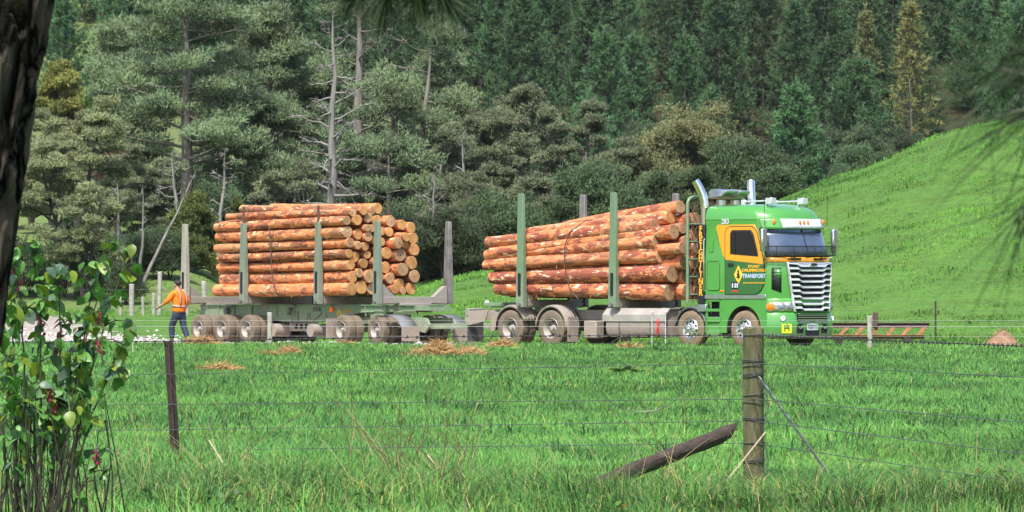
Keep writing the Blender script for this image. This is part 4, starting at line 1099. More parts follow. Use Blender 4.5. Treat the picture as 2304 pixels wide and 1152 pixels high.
# red and white ground markers hang on the rear flap
for yy, tilt in ((-1.12, .0), (-.98, .06)):
    mb = MB(); mb.tube([(-12.50, yy, .02), (-12.52 + tilt, yy, .70)], .014, 6); mb.lathe([(-.01, .0), (-.01, .05), (.01, .05), (.01, .0)], 12, 'x', (-12.52 + tilt, yy, .76), 1); mb.build('marker_rod', [M_WHITE, M_REDTAG], T)
for xx in (-4.95, -4.42):
    mb = MB(); mb.tube([(xx, -1.28, .05), (xx, -1.27, .98)], .012, 5); mb.ball((xx, -1.27, 1.0), .03, 8, 5, 0); mb.build('marker_rod', [M_WHITE], T)
mb = MB(); mb.tube([(-4.78, -1.25, .80), (-4.74, -1.26, .62), (-4.80, -1.26, .36)], .018, 5); mb.tube([(-4.70, -1.25, .82), (-4.72, -1.26, .6), (-4.66, -1.26, .40)], .014, 5); mb.build('red_cord', [M_REDTAG], T)

def stake_set(parent, xs, mat_near, mat_far, zb, zt, hw, ext=None, beam_mat=None):
    for i, xx in enumerate(xs):
        b = MB(); b.box((xx, 0, zb - .02), (.20, 2 * hw, .20)); b.box((xx, 0, zb - .20), (.36, 1.1, .18))
        for sd in (-1, 1): b.prism([(sd * hw, zb - .16), (sd * (hw - .55), zb - .13), (sd * (hw - .5), zb + .08), (sd * (hw - .1), zb + .40), (sd * hw, zb + .40)], 'x', xx - .09, xx + .09)
        b.build('bolster', [beam_mat or M_MUDMETAL], parent, True, 35, bevel=.012)
        for sd in (-1, 1):
            s = MB(); w0, w1 = .15, .095
            s.loft([[(xx - w, sd * (hw + .02 + o), z), (xx + w, sd * (hw + .02 + o), z), (xx + w, sd * (hw + .02 + o + w * 1.1), z), (xx - w, sd * (hw + .02 + o + w * 1.1), z)]
                    for w, o, z in ((.15, .0, zb - .14), (.15, .0, zb + .5), (.125, .01, zb + 1.4), (.10, .03, zt - .03), (.085, .05, zt))])
            so = s.build('stake', [mat_near if sd < 0 else mat_far], parent, True, 30, bevel=.012)
            g = MB(); g.prism(rrect(xx - .055, xx + .055, zb + .18, zb + .85, .05), 'y', sd * (hw + .17), sd * (hw + .197)); g.build('slot', [M_HOLESHADE], so)
            p = MB(); p.cyl((xx, sd * (hw + .19), zb - .06), (xx, sd * (hw + .24), zb - .06), .06, .06, 10); p.build('pivot_pin', [M_RAWSTEEL], so)
            if ext and ext[i]:
                e = MB(); e.bar((xx, sd * (hw + .10), zt - .05), (xx, sd * (hw + .10), zt + ext[i]), .05, .07); e.build('extension_pin', [simple('rusty_pin', (.12, .07, .05), .8)], so)
stake_set(T, (-6.46, -10.20), M_STAKEB, M_RAWSTEEL, 1.28, 4.43, 1.18)
mb = MB(); mb.box((-11.6, 0, 1.20), (1.3, 1.0, .16)); mb.box((-11.65, -.9, 1.22), (.7, .3, .10)); mb.build('rear_deck', [M_MUDGREEN], T, bevel=.01)
for yy in (-1.0, 1.0):
    mb = MB(); mb.lathe([(-.01, 0), (-.01, .09), (.01, .09), (.01, 0)], 14, 'y', (-11.9, yy, 1.26)); mb.build('rear_reflector', [M_WHITE], T)

# ------------------------------------------------------------------ wheels
def wheel(parent, name, loc, r, w, kind, sd, mats, dual=0.0):
    """kind 'steer': polished disc with round holes and nuts; 'drive'/'trailer': deep dish with hub. The outer face looks towards sd"""
    o = empty(name, loc, 0, parent)
    rr = r * .565
    ty = MB()
    prof = [(-.42, rr), (-.5, rr + .03), (-.5, r * .80), (-.47, r * .93), (-.40, r * .985), (-.2, r), (.2, r), (.40, r * .985), (.47, r * .93), (.5, r * .80), (.5, rr + .03), (.42, rr)]
    ty.lathe([(a * w * sd, q) for a, q in prof], 40, 'y')
    if dual: ty.lathe([(a * w * sd - sd * dual, q) for a, q in prof], 40, 'y')
    # tread blocks
    for off in ():
        for k in range(40):
            a = 2 * math.pi * k / 40
            for yy in (-.34, -.02, .30):
                c = Vector((math.cos(a) * (r + .002), yy * w * sd - sd * off, math.sin(a) * (r + .002)))
                rot = Matrix.Rotation(-a, 3, 'Y'); ty.box(c, (.025, w * .22, r * .09), rot)
    ty.build('tyre', [mats[0]], o, True, 35)
    y0 = w * .47 * sd
    ri = MB()
    if kind == 'steer':
        ri.lathe([(y0, rr * 1.02), (y0 + .015 * sd, rr * .97), (y0 - .05 * sd, rr * .90), (y0 - .06 * sd, rr * .84), (y0 - .03 * sd, rr * .66), (y0 + .02 * sd, rr * .42), (y0 + .03 * sd, rr * .30)], 40, 'y')
        hub = MB(); hub.lathe([(y0 + .02 * sd, rr * .30), (y0 + .10 * sd, rr * .28), (y0 + .13 * sd, rr * .20), (y0 + .14 * sd, .001)], 20, 'y')
        for k in range(10):
            a = 2 * math.pi * k / 10 + .1
            hub.cyl((rr * .44 * math.cos(a), y0 + .01 * sd, rr * .44 * math.sin(a)), (rr * .44 * math.cos(a), y0 + .065 * sd, rr * .44 * math.sin(a)), .022, .018, 6)
        hl = MB()
        for k in range(10):
            a = 2 * math.pi * (k + .5) / 10
            c = Vector((rr * .70 * math.cos(a), y0 - .034 * sd, rr * .70 * math.sin(a))); hl.cyl(c, c + Vector((0, .012 * sd, 0)), .037, .037, 12)
    else:
        dp = .17 if kind == 'drive' else .15
        ri.lathe([(y0, rr * 1.02), (y0 + .012 * sd, rr * .98), (y0 - .03 * sd, rr * .88), (y0 - dp * sd, rr * .82), (y0 - (dp + .02) * sd, rr * .76), (y0 - dp * sd, rr * .5), (y0 - dp * sd, rr * .38)], 40, 'y')
        hub = MB(); hub.lathe([(y0 - dp * sd, rr * .46), (y0 - (dp - .05) * sd, rr * .42), (y0 - (dp - .09) * sd, rr * .26), (y0 - .01 * sd, rr * .24), (y0 + .005 * sd, .001)], 16, 'y')
        for k in range(10):
            a = 2 * math.pi * k / 10
            hub.cyl((rr * .54 * math.cos(a), y0 - dp * sd, rr * .54 * math.sin(a)), (rr * .54 * math.cos(a), y0 - (dp - .05) * sd, rr * .54 * math.sin(a)), .02, .017, 6)
        hl = MB()
        for k in range(8):
            a = 2 * math.pi * (k + .5) / 8
            c = Vector((rr * .66 * math.cos(a), y0 - (dp + .008) * sd, rr * .66 * math.sin(a))); hl.cyl(c, c + Vector((0, .014 * sd, 0)), .038, .038, 10)
    ri.build('rim', [mats[1]], o, True, 40, recalc=True); hub.build('hub', [mats[2]], o, True, 35); hl.build('hand_hole', [M_HOLESHADE], o)['kind'] = 'stuff'  # hand holes are near-black discs in place of shaded recesses
    return o
def wheel_set(parent, xs, r, w, kind, y, mats, dual=0.0, z=None):
    z = r if z is None else z
    out = {}
    for sd in (-1, 1):
        p = None
        for x in xs:
            if p is None: p = wheel(parent, 'wheel', (x, y * sd, z), r, w, kind, sd, mats, dual)
            else:
                c = copy_tree(p, parent); c.location = (x, y * sd, z)
            (c if x != xs[0] else p).rotation_euler = (0, x * 1.3, 0)
M_STEERTYRE = paint('clay_covered_tyre', (.05, .042, .035), 3.0, .3, .85, .85, 0, (.26, .19, .12), base_dirt=.4)
M_ALLOYW = paint('alloy_wheel', (.80, .80, .82), .0, -.6, .3, .18, .5, metal=.85, base_dirt=.03)
wheel_set(T, (-1.40, -3.48), .525, .29, 'steer', 1.10, (M_STEERTYRE, M_ALLOYW, M_CHROME))
wheel_set(T, (-9.05, -10.72), .53, .27, 'drive', 1.10, (M_TYRE, M_RIM, M_RIM), .32)

# ------------------------------------------------------------------ trailer
trailer = empty('log_trailer', TRAIL_O, TRAIL_A)
tag(trailer, 'muddy green five-axle log trailer with upright steel stakes behind the truck', 'trailer')
L = trailer
stake_set(L, (0.0, -3.20), M_STAKE, M_RAWSTEEL, 1.36, 3.70, 1.18, (0, .50))
stake_set(L, (-7.35,), M_STAKE, M_RAWSTEEL, 1.36, 3.70, 1.18, (.50,))
stake_set(L, (-10.70,), paint('stake_dusty_beige', (.24, .25, .20), 3.6, .6, .85, .6, .1, (.42, .39, .33), base_dirt=.45), M_RAWSTEEL, 1.36, 3.70, 1.18)
for y in (-.52, .52):
    sd = -1 if y < 0 else 1
    rail = [(-11.0, 1.18), (.9, 1.18), (.9, 1.0), (-1.3, 1.0), (-2.0, .98), (-2.7, .88), (-3.3, .74), (-4.2, .68), (-6.2, .70), (-6.9, .78), (-10.7, .80), (-11.0, .92)]
    mb = MB(); mb.prism(rail, 'y', y - .012, y + .012)
    ro = mb.build('chassis_rail', [M_MUDGREEN], L, True, 30)
    mb = MB(); top = [(-11.0, y, 1.19), (.9, y, 1.19)]; mb.box((-5.05, y, 1.19), (11.9, .14, .025)); mb.build('flange', [M_MUDGREEN], ro)
    lower = [(p[0], y, p[1] - .01) for p in rail[3:]]
    mb = MB(); mb.loft([[(q[0], q[1] - .07, q[2]) for q in lower], [(q[0], q[1] + .07, q[2]) for q in lower]], False, False); mb.build('flange', [M_MUDGREEN], ro, solid=.02)
    for xx in (-9.9, -9.0, -8.0, -6.6, -5.6, -1.7, -.6):
        mb = MB(); mb.box((xx, y + sd * .035, 1.0), (.025, .06, .30)); mb.build('stiffener', [M_MUDGREEN], ro)
cm = MB()
for xx in (-10.6, -8.8, -6.4, -4.4, -2.2, .4): cm.box((xx, 0, 1.05), (.14, 1.0, .14))
cm.box((-5.2, -.50, .52), (1.5, .06, .26)); pass
for xx in (-6.25, -4.15):
    mb = MB(); mb.cyl((xx, -.95, .42), (xx, -.4, .42), .20, .20, 16); mb.build('air_tank', [M_MUDMETAL], L, True, 35)
for xx in (-10.1, -8.75, -7.35): cm.cyl((xx, -.95, .445), (xx, .95, .445), .07, .07, 10); cm.box((xx, -.5, .62), (.5, .12, .22)); cm.box((xx, .5, .62), (.5, .12, .22))
cm.build('underframe', [M_MUDMETAL], L, True, 35)
hp = MB()
for k in range(4): hp.cyl((-5.55 + k * .28, -.535, .54), (-5.55 + k * .28, -.545, .54), .085, .085, 14)
hp.build('plate_hole', [M_HOLESHADE], L)
for k, xx in enumerate((-4.55, -4.40, -4.25)):
    mb = MB(); mb.cyl((xx, -.54, 1.06), (xx, -.60, 1.06), .055, .055, 10); mb.build('air_coupling', [M_RAWSTEEL], L)
mb = MB(); mb.box((-3.55, -.575, 1.05), (.16, .06, .14)); mb.build('side_marker_lamp', [emis('orange_marker', (.9, .16, .01), .15)], L, bevel=.015)
mb = MB(); mb.prism([(-3.30, .92), (-3.18, .78), (-3.06, .92), (-3.18, 1.07)], 'y', -.535, -.545); dm2 = mb.build('diamond_emblem', [simple('emblem_yellow_b', (.85, .55, .05), .4, var=.1)], L)
mb = MB(); mb.prism([(-3.22, .88), (-3.14, .88), (-3.18, 1.0)], 'y', -.5455, -.548); mb.build('tree_emblem', [M_BLACK], dm2)
text('lettering', 'STUART', .075, (-2.72, -.54, 1.04), (R(90), 0, 0), M_GOLD, L, sx=1.2)
text('lettering', 'DRUMMOND', .085, (-2.72, -.54, .975), (R(90), 0, 0), M_GOLD, L, sx=1.2)
mb = MB(); mb.box((-2.72, -.537, .89), (.72, .006, .10)); tp = mb.build('lettering_panel', [simple('grey_decal', (.45, .48, .52), .5)], L)
text('lettering', 'TRANSPORT', .10, (-2.72, -.5415, .885), (R(90), 0, 0), M_MUDGREEN, L, bold=.003)
for pts in (((-4.95, .74), (-4.86, .92), (-4.72, .76)), ((-4.62, .72), (-4.22, .90), (-4.10, .98)), ((-3.95, .92), (-3.80, .74))):
    mb = MB(); mb.tube([(a, -.56, b) for a, b in pts], .022, 5); mb.build('bracket', [M_STAKE], L)
mb = MB(); mb.tube([(-5.62, -.56, 1.12), (-5.70, -.62, .9), (-5.66, -.62, .62), (-5.50, -.60, .55), (-5.42, -.58, .75), (-5.45, -.56, 1.0)], .02, 6); mb.build('air_hose', [simple('dusty_hose', (.22, .18, .15), .8)], L)
for xx in (-9.35, -5.85): 
    mb = MB(); mb.cyl((xx, -.55, 1.0), (xx, -.68, 1.0), .10, .10, 12); mb.tube([(xx, -.62, 1.1), (xx + .2, -.62, 1.16), (xx + .4, -.62, 1.17)], .03, 6); mb.build('strap_winch', [M_RAWSTEEL], L)
# side plate from frame to dolly, front dolly with turntable, drawbar and mudguards
mb = MB(); mb.box((.5, -.1, 1.09), (2.2, .8, .12)); mb.box((-1.2, 0, .94), (1.0, 1.0, .10)); mb.lathe([(-.05, .1), (-.05, .62), (.05, .62), (.05, .1)], 24, 'z', (-1.2, 0, .86)); mb.build('turntable', [M_MUDGREEN], L, True, 35)
dl = MB()
for y in (-.42, .42): dl.box((-.55, y, .72), (3.7, .10, .20))
for xx in (-2.1, -.25): dl.cyl((xx, -.95, .445), (xx, .95, .445), .07, .07, 10); dl.box((xx, 0, .58), (.3, 1.0, .16))
dl.prism([(1.1, .82), (1.45, .80), (1.62, .60), (1.35, .36), (1.0, .42), (.9, .62)], 'y', -.5, -.44); dl.prism([(1.1, .82), (1.45, .80), (1.62, .60), (1.35, .36), (1.0, .42), (.9, .62)], 'y', .44, .5)
dl.build('dolly_frame', [M_MUDGREEN], L, True, 35, bevel=.008)
# drawbar reaches the truck's coupling
end = TRAIL_M.inverted() @ (TRUCK_M @ Vector((-12.25, 0, .58)))
mb = MB(); mb.bar((1.3, -.28, .56), (end.x - .3, end.y - .06, .58), .12, .16); mb.bar((1.3, .28, .56), (end.x - .3, end.y + .06, .58), .12, .16)
mb.lathe([(-.04, .05), (-.04, .10), (.04, .10), (.04, .05), (-.04, .05)], 14, 'z', (end.x - .1, end.y, .58)); mb.build('drawbar', [M_MUDGREEN], L, True, 35, bevel=.01)
for sd in (-1, 1):
    mb = MB(); an = np.linspace(R(95), R(15), 10)
    mb.loft([[(.30 + .58 * math.cos(a) * 1.5, yv * sd, .36 + .54 * math.sin(a)) for a in an] for yv in (1.2, .62)], False, False); mb.build('dolly_mudguard', [simple('grey_plastic_guard', (.16, .17, .18), .6, var=.3)], L, True, 60, solid=.015)
    mb = MB(); mb.box((1.22, .92 * sd, .34), (.03, .62, .44)); mb.build('mudflap', [M_MUDMETAL], L)
    mb = MB(); mb.box((-2.85, .92 * sd, .48), (.05, .60, .62)); mb.build('mudflap', [M_MUDMETAL], L)
MT = (M_TYRE, M_RIM, M_RIM)
wheel_set(L, (-2.1, -.25), .445, .27, 'trailer', 1.06, MT, .31)
wheel_set(L, (-7.35, -8.75, -10.1), .445, .27, 'trailer', 1.06, MT, .31)

# ------------------------------------------------------------------ logs
def bark_mat(name, W, B, P, cut):
    m, nt, out = nodes_of(name)
    v = coords(nt, (1, 1, 1), True)
    def mapped(sx, sy):
        mp = N(nt, 'ShaderNodeMapping'); mp.inputs['Scale'].default_value = (sx, sy, sy); nt.links.new(v, mp.inputs[0]); return mp.outputs[0]
    big = noise_tex(nt, mapped(1.3, 3.0), 1.7, 8, .66)          # where bark has come off in long patches
    mid = noise_tex(nt, mapped(1.0, 5.0), 2.6, 6, .65)
    fib = noise_tex(nt, mapped(.6, 16.0), 3.0, 4, .6)           # fibres along the trunk
    wood = ramp(nt, mid, [(.25, W[0]), (.45, W[1]), (.62, W[2]), (.8, W[3])])
    bark = ramp(nt, fib, [(.3, B[0]), (.5, B[1]), (.7, B[2])])
    oi = N(nt, 'ShaderNodeObjectInfo')
    sh = N(nt, 'ShaderNodeMath', operation='MULTIPLY_ADD'); nt.links.new(oi.outputs['Random'], sh.inputs[0]); sh.inputs[1].default_value = .17; sh.inputs[2].default_value = -.085
    ad = N(nt, 'ShaderNodeMath', operation='ADD'); nt.links.new(big, ad.inputs[0]); nt.links.new(sh.outputs[0], ad.inputs[1])
    msk = ramp(nt, ad.outputs[0], [(cut, 0.0), (cut + .025, 1.0)])
    col = mixc(nt, msk, wood, bark)
    pale = ramp(nt, noise_tex(nt, mapped(1.2, 3.4), 2.4, 7, .65), [(.585, 0.0), (.62, 1.0)])
    col = mixc(nt, pale, col, P)
    gr = ramp(nt, noise_tex(nt, mapped(.5, 2.0), .9, 5, .6), [(.5, 0.0), (.72, .6)])
    col = mixc(nt, gr, col, (.36, .23, .13))
    hgt = N(nt, 'ShaderNodeMath', operation='MULTIPLY_ADD'); nt.links.new(msk, hgt.inputs[0]); hgt.inputs[1].default_value = .8; nt.links.new(fib, hgt.inputs[2])
    pbsdf(nt, out, col, .8, 0, 0, bump(nt, hgt.outputs[0], .6, .02), .2); return m
def end_mat(name, c1, c2, hole):
    m, nt, out = nodes_of(name)
    v = coords(nt, (1, 1, 1)); mp = N(nt, 'ShaderNodeMapping'); mp.inputs['Scale'].default_value = (0, 1, 1); nt.links.new(v, mp.inputs[0])
    ln = N(nt, 'ShaderNodeVectorMath', operation='LENGTH'); nt.links.new(mp.outputs[0], ln.inputs[0])
    nz = noise_tex(nt, coords(nt, (1, 1, 1), True), 7, 3)
    a = N(nt, 'ShaderNodeMath', operation='MULTIPLY_ADD'); nt.links.new(nz, a.inputs[0]); a.inputs[1].default_value = .02; nt.links.new(ln.outputs['Value'], a.inputs[2])
    w = N(nt, 'ShaderNodeMath', operation='MULTIPLY'); nt.links.new(a.outputs[0], w.inputs[0]); w.inputs[1].default_value = 260
    sn = N(nt, 'ShaderNodeMath', operation='SINE'); nt.links.new(w.outputs[0], sn.inputs[0])
    mr = N(nt, 'ShaderNodeMapRange'); mr.inputs['From Min'].default_value = -1; nt.links.new(sn.outputs[0], mr.inputs['Value'])
    rg = mixc(nt, mr.outputs[0], c1, c2)
    st = ramp(nt, noise_tex(nt, coords(nt, (1, 1, 1), True), 4.5, 5, .6), [(.4, (.62, .55, .48)), (.62, (1, 1, 1))])
    rg = mixc(nt, .8, rg, st, 'MULTIPLY')
    pit = ramp(nt, a.outputs[0], [(.022, hole), (.035, (1, 1, 1))])
    rg = mixc(nt, 1.0, rg, pit, 'MULTIPLY')
    oi = N(nt, 'ShaderNodeObjectInfo'); hs = N(nt, 'ShaderNodeHueSaturation'); nt.links.new(rg, hs.inputs['Color'])
    m3 = N(nt, 'ShaderNodeMapRange'); m3.inputs['To Min'].default_value = .75; m3.inputs['To Max'].default_value = 1.15; nt.links.new(oi.outputs['Random'], m3.inputs['Value']); nt.links.new(m3.outputs[0], hs.inputs['Value'])
    pbsdf(nt, out, hs.outputs[0], .85, 0, 0, None, .2); return m
M_LOGBARK = bark_mat('orange_peeled_log', [(.44, .11, .04), (.64, .19, .075), (.73, .29, .125), (.83, .48, .28)], [(.13, .055, .036), (.25, .095, .055), (.33, .17, .105)], (.82, .52, .30), .505)
M_LOGPINK = bark_mat('reddish_peeled_log', [(.44, .105, .042), (.61, .18, .075), (.72, .275, .13), (.82, .47, .29)], [(.14, .042, .030), (.28, .078, .050), (.36, .13, .082)], (.84, .62, .44), .49)
M_END = end_mat('log_end_grain', (.56, .32, .13), (.47, .24, .095), (1, 1, 1))
M_ENDMARK = end_mat('log_end_grain_marked', (.52, .34, .20), (.44, .27, .155), (.08, .14, .12))
M_FIBRE = simple('bark_fibre', (.45, .19, .08), .9, var=.5, scale=8)
lr = np.random.default_rng(77)
def log(parent_M, A, B, ra, rb, label, group, marked=False, shreds=5, bark=None):
    """a log from A (rear) to B (front cut), in a vehicle's own frame; built round its own axis"""
    A = Vector(A); B = Vector(B); d = B - A; Ln = d.length; d.normalize()
    y = Vector((0, 0, 1)).cross(d).normalized(); z = d.cross(y)
    Mx = parent_M @ Matrix.Translation((A + B) / 2) @ Matrix((d, y, z)).transposed().to_4x4()
    n, k = 18, 22; mb = MB(); rings = []
    ph = lr.uniform(0, 6, 6); ox, oy = lr.normal(0, .012, 2)
    knots = [(lr.uniform(.05, .95), lr.uniform(0, 6.28)) for _ in range(5)]
    for i in range(k + 1):
        t = i / k; r0 = ra + (rb - ra) * t; ring = []
        bx = .03 * math.sin(t * 3.1 + ph[0]); by = .03 * math.sin(t * 2.7 + ph[1])
        for j in range(n):
            a = 2 * math.pi * j / n
            r = r0 * (1 + .03 * math.sin(2 * a + ph[2]) + .02 * math.sin(3 * a + 9 * t + ph[3]) + lr.normal(0, .016))
            for kt, ka in knots:
                da = math.atan2(math.sin(a - ka), math.cos(a - ka)); q = ((t - kt) * Ln / .15) ** 2 + (da / .5) ** 2
                if q < 4: r += .02 * math.exp(-q)
            ring.append(((t - .5) * Ln, bx + r * math.cos(a), by + r * math.sin(a)))
        rings.append(ring)
    mb.loft(rings, True, False)
    # hanging bark shreds and fibres
    for s in range(shreds):
        t = lr.uniform(.03, .97); a = lr.choice([lr.uniform(3.6, 5.8), lr.uniform(.3, 2.8)]) ; r = ra + (rb - ra) * t
        p = Vector(((t - .5) * Ln, r * math.cos(a), r * math.sin(a))); le = lr.uniform(.04, .17)
        q = p + Vector((lr.normal(0, .10), math.cos(a) * le * .5, -le if a > 3 else le * .4)); w = lr.uniform(.006, .02)
        mb.add([p + Vector((-w, 0, 0)), p + Vector((w, 0, 0)), (p + q) / 2 + Vector((w * .8, .01, 0)), q, (p + q) / 2 + Vector((-w * .8, .01, 0))], [(0, 1, 2, 4), (4, 2, 3)], 1)
    o = mb.build('log', [bark or M_LOGBARK, M_FIBRE], None, True, 60, recalc=False)
    o.matrix_world = Mx
    tag(o, label, 'log', group)
    for t, rg in ((1, rings[-1]), (0, rings[0])):
        c = Vector((sum(p[0] for p in rg) / n, sum(p[1] for p in rg) / n, sum(p[2] for p in rg) / n))
        sgn = 1 if t else -1; e = MB(); inner = [tuple(c + (Vector(p) - c) * .93 + Vector((sgn * .008, 0, 0))) for p in rg]
        e.loft([[tuple(Vector(p) + Vector((-sgn * .004, 0, 0))) for p in rg], inner], True, False); e.add([tuple(c + Vector((sgn * .008, 0, 0)))] + inner, [(0, 1 + j, 1 + (j + 1) % n) for j in range(n)])
        eo = e.build('cut_end', [M_ENDMARK if marked else M_END], o, True, 30)
    return o

# trailer load: cut ends as they stand in the stack (across, up, radius), front plane about x = -1.1
ENDS = [(425,150,28),(495,128,34),(585,138,27),(635,115,38),
 (395,212,34),(460,207,40),(540,182,36),(617,205,42),(700,215,42),(780,235,38),(838,250,40),
 (525,250,28),(560,252,28),(405,287,42),(470,298,38),(530,312,36),(632,285,32),(680,290,34),(760,312,32),(823,330,42),
 (410,368,37),(463,372,30),(525,380,32),(582,345,32),(637,352,30),(712,358,40),(772,380,30),(825,415,44),
 (405,443,32),(460,455,40),(540,445,30),(605,410,30),(663,430,44),(735,447,48),(805,503,46),
 (420,520,36),(512,512,36),(585,490,36),(663,528,42),(736,550,48),(600,560,34),
 (430,605,42),(470,567,32),(538,598,46),(630,602,34),(684,615,40),(740,650,38),(815,597,46),
 (410,690,46),(488,680,50),(565,690,44),(650,682,40),(700,692,36),(812,684,44),(755,705,26)]
LEFT_NEAR = {(425,150):500, (395,212):480, (405,287):481, (410,368):479, (405,443):491, (420,520):478, (430,605):484, (410,690):477}
tl = []
for cx, cy, r in ENDS:
    ly = -1.06 + (cx - 408) / 192.0; z = CAMZ + (667 - (430 + cy / 3.113)) / 75.0; rad = r / 238.0
    tl.append([ly, z, rad, (cx, cy)])
def rank_words(lst, key):
    o = sorted(range(len(lst)), key=lambda i: key(lst[i])); return {i: k for k, i in enumerate(o)}
cols = ['the near column', 'second column from near stakes', 'the middle columns', 'the fifth column', 'columns beside far stakes']
def col_of(ly): return 0 if ly < -.9 else 1 if ly < -.62 else 2 if ly < -.1 else 3 if ly < .4 else 4
bycol = {}
for i, (ly, z, rad, k) in enumerate(tl): bycol.setdefault(col_of(ly), []).append((z, i))
seat = {}
for c, l in bycol.items():
    for n_, (z, i) in enumerate(sorted(l)): seat[i] = (c, n_)
for i, (ly, z, rad, k) in enumerate(tl):
    c, n_ = seat[i]
    xb = -1.85 + lr.normal(0, .06) + (.0 if c < 4 else .25) + (-.25 if ly > .1 and z > 3.5 else 0)
    back = -9.25 + lr.normal(0, .14)
    if k in LEFT_NEAR: back = -9.16 + (LEFT_NEAR[k] - 480) / 42.5
    if k in ((495,128), (585,138), (635,115)): back = {(495,128): -8.5, (585,138): -8.0, (635,115): -7.9}[k]
    shrink = lr.uniform(.86, .97); zr = z - (z - 1.45) * .035 + (.17 if k in ((495,128), (585,138), (635,115)) else 0)
    log(TRAIL_M, (back, ly * lr.uniform(.985, 1.0), zr + lr.normal(0, .012)), (xb, ly, z), rad * shrink, rad,
        'orange peeled log on the trailer, %s from bottom in %s' % (ORD[n_], cols[c]), 'pine logs stacked on the trailer', lr.uniform() < .45, 26 if c == 0 else 5)

# truck load: near column measured at both ends, the rest fills the bunk behind it
NEAR = [  # (z rear, r rear, z front, r front, x front, x rear, y)
 (1.66, .17, 1.56, .24, -4.50, -11.5, -1.0), (2.02, .175, 2.07, .255, -4.40, -11.7, -1.0), (2.36, .17, 2.60, .20, -4.85, -11.9, -1.02),
 (2.69, .16, 2.98, .22, -4.95, -11.9, -1.02), (2.99, .165, 3.48, .225, -5.10, -11.85, -.98), (3.26, .16, 3.74, .205, -4.75, -10.6, -.72), (3.47, .14, 4.02, .20, -4.55, -9.2, -.50)]
for i, (z0, r0, z1, r1, x1, x0, y) in enumerate(NEAR):
    log(TRUCK_M, (x0, y, z0), (x1, y, z1), r0, r1, 'long peeled log on the truck, %s from bottom of the paddock-side column' % ORD[i], 'pine logs stacked on the truck', lr.uniform() < .8, 36, M_LOGPINK)
IN = [(1375,357,48),(1430,332,38),(1490,275,44),(1455,420,42),(1380,455,36),(1425,497,38),(1410,560,44),(1470,548,44),(1450,635,50),(1492,365,42),(1452,730,54),(1505,640,42),(1500,460,40)]
inner = []
for cx, cy, r in IN: inner.append((-1.02 + (cx - 1375) / 160.0, CAMZ + (667 - (400 + cy / 2.879)) / 78.6, r / 2.879 / 78.6))
for y in np.arange(-.12, 1.1, .37):
    for j, z in enumerate(np.arange(1.55, 3.95, .385)):
        if z > 3.9 - abs(y - .1) * .3: continue
        inner.append((y + lr.normal(0, .02) + (.1 if j % 2 else -.05), z, lr.uniform(.165, .19)))
tc = {}
for i, (y, z, r) in enumerate(inner): tc.setdefault(int((y + 1.1) // .37), []).append((z, i))
tcol = ['second column from the paddock side', 'third column from the paddock side', 'middle column', 'fourth column', 'fifth column', 'column by the far stakes', 'outermost far column', 'last far column']
for c, l in tc.items():
    for n_, (z, i) in enumerate(sorted(l)):
        y, z, r = inner[i]
        zr = 1.55 + (z - 1.5) * .66
        log(TRUCK_M, (-11.65 + lr.normal(0, .15), y * .99, zr), (-4.25 + lr.normal(0, .10), y, z), r * .78, r,
            'truck log in %s, %s from the bottom' % (tcol[c], ORD[n_]), 'pine logs stacked on the truck', lr.uniform() < .8, 2, M_LOGPINK)

# tie-down chains over both loads
M_CHAIN = simple('dark_chain', (.09, .08, .075), .6, .4)
def strap(M, pts, label, r=.016):
    mb = MB(); P = [M @ Vector(p) for p in pts]; mb.tube(P, r, 5); o = mb.build('tie_down_chain', [M_CHAIN], None, True); tag(o, label, 'chain', 'tie-down chains over the log loads')
strap(TRAIL_M, [(-5.45, -.62, 1.16), (-5.6, -1.18, 1.5), (-5.72, -1.285, 1.9), (-5.80, -1.30, 2.7), (-5.9, -1.285, 3.5), (-5.95, -1.15, 3.78), (-5.9, -.5, 3.98), (-5.8, .3, 4.02), (-5.8, 1.2, 3.5), (-5.7, 1.3, 1.6), (-5.6, .7, 1.16)], 'dark chain thrown over the trailer logs and hooked to the trailer frame')
strap(TRUCK_M, [(-8.05, -.62, 1.1), (-8.05, -1.12, 1.38), (-8.3, -1.22, 1.7), (-8.45, -1.275, 2.3), (-8.45, -1.26, 2.9), (-8.3, -1.22, 3.3), (-7.9, -1.0, 3.62), (-7.6, -.4, 3.75), (-7.6, .5, 3.7), (-7.8, 1.25, 3.0), (-8.0, 1.28, 1.7), (-8.0, .6, 1.1)], 'dark chain thrown over the middle of the truck logs')

# ------------------------------------------------------------------ worker in the orange shirt
def skin_obj(name, joints, edges, mat, parent, sub=2, root=0):
    me = bpy.data.meshes.new(name); me.from_pydata([j[0] for j in joints], edges, []); me.update()
    o = bpy.data.objects.new(name, me); link(o, parent)
    md = o.modifiers.new('skin', 'SKIN'); md.use_smooth_shade = True
    sv = me.skin_vertices[0].data
    for i, j in enumerate(joints):
        r = j[1] if isinstance(j[1], tuple) else (j[1], j[1]); sv[i].radius = r; sv[i].use_root = (i == root)
    sb = o.modifiers.new('sub', 'SUBSURF'); sb.levels = sub; sb.render_levels = sub
    me.materials.append(mat); return o
M_SKIN = simple('skin', (.45, .24, .16), .6, var=.1)
M_HAIR = simple('dark_hair', (.018, .012, .014), .7, var=.3, scale=20)
M_ORANGECLOTH = simple('hi_vis_orange_cloth', (.98, .21, .01), .75, var=.12, scale=6, bmp=.3)
M_REFLECT = simple('silver_reflective_tape', (.46, .38, .34), .4, var=.1)
M_NAVY = simple('navy_trousers', (.030, .036, .085), .8, var=.35, scale=5, bmp=.3)
M_BOOT = simple('dark_boots', (.03, .025, .022), .7)
my = 218.2
man = empty('person', (wx(403, my), my, gz(wx(403, my), my) + .01), R(142)); tag(man, 'worker in orange high-visibility shirt and navy trousers walking by the trailer wheels', 'person')
man.scale = (1.2, 1.18, 1.06)
def limb(pts): return pts
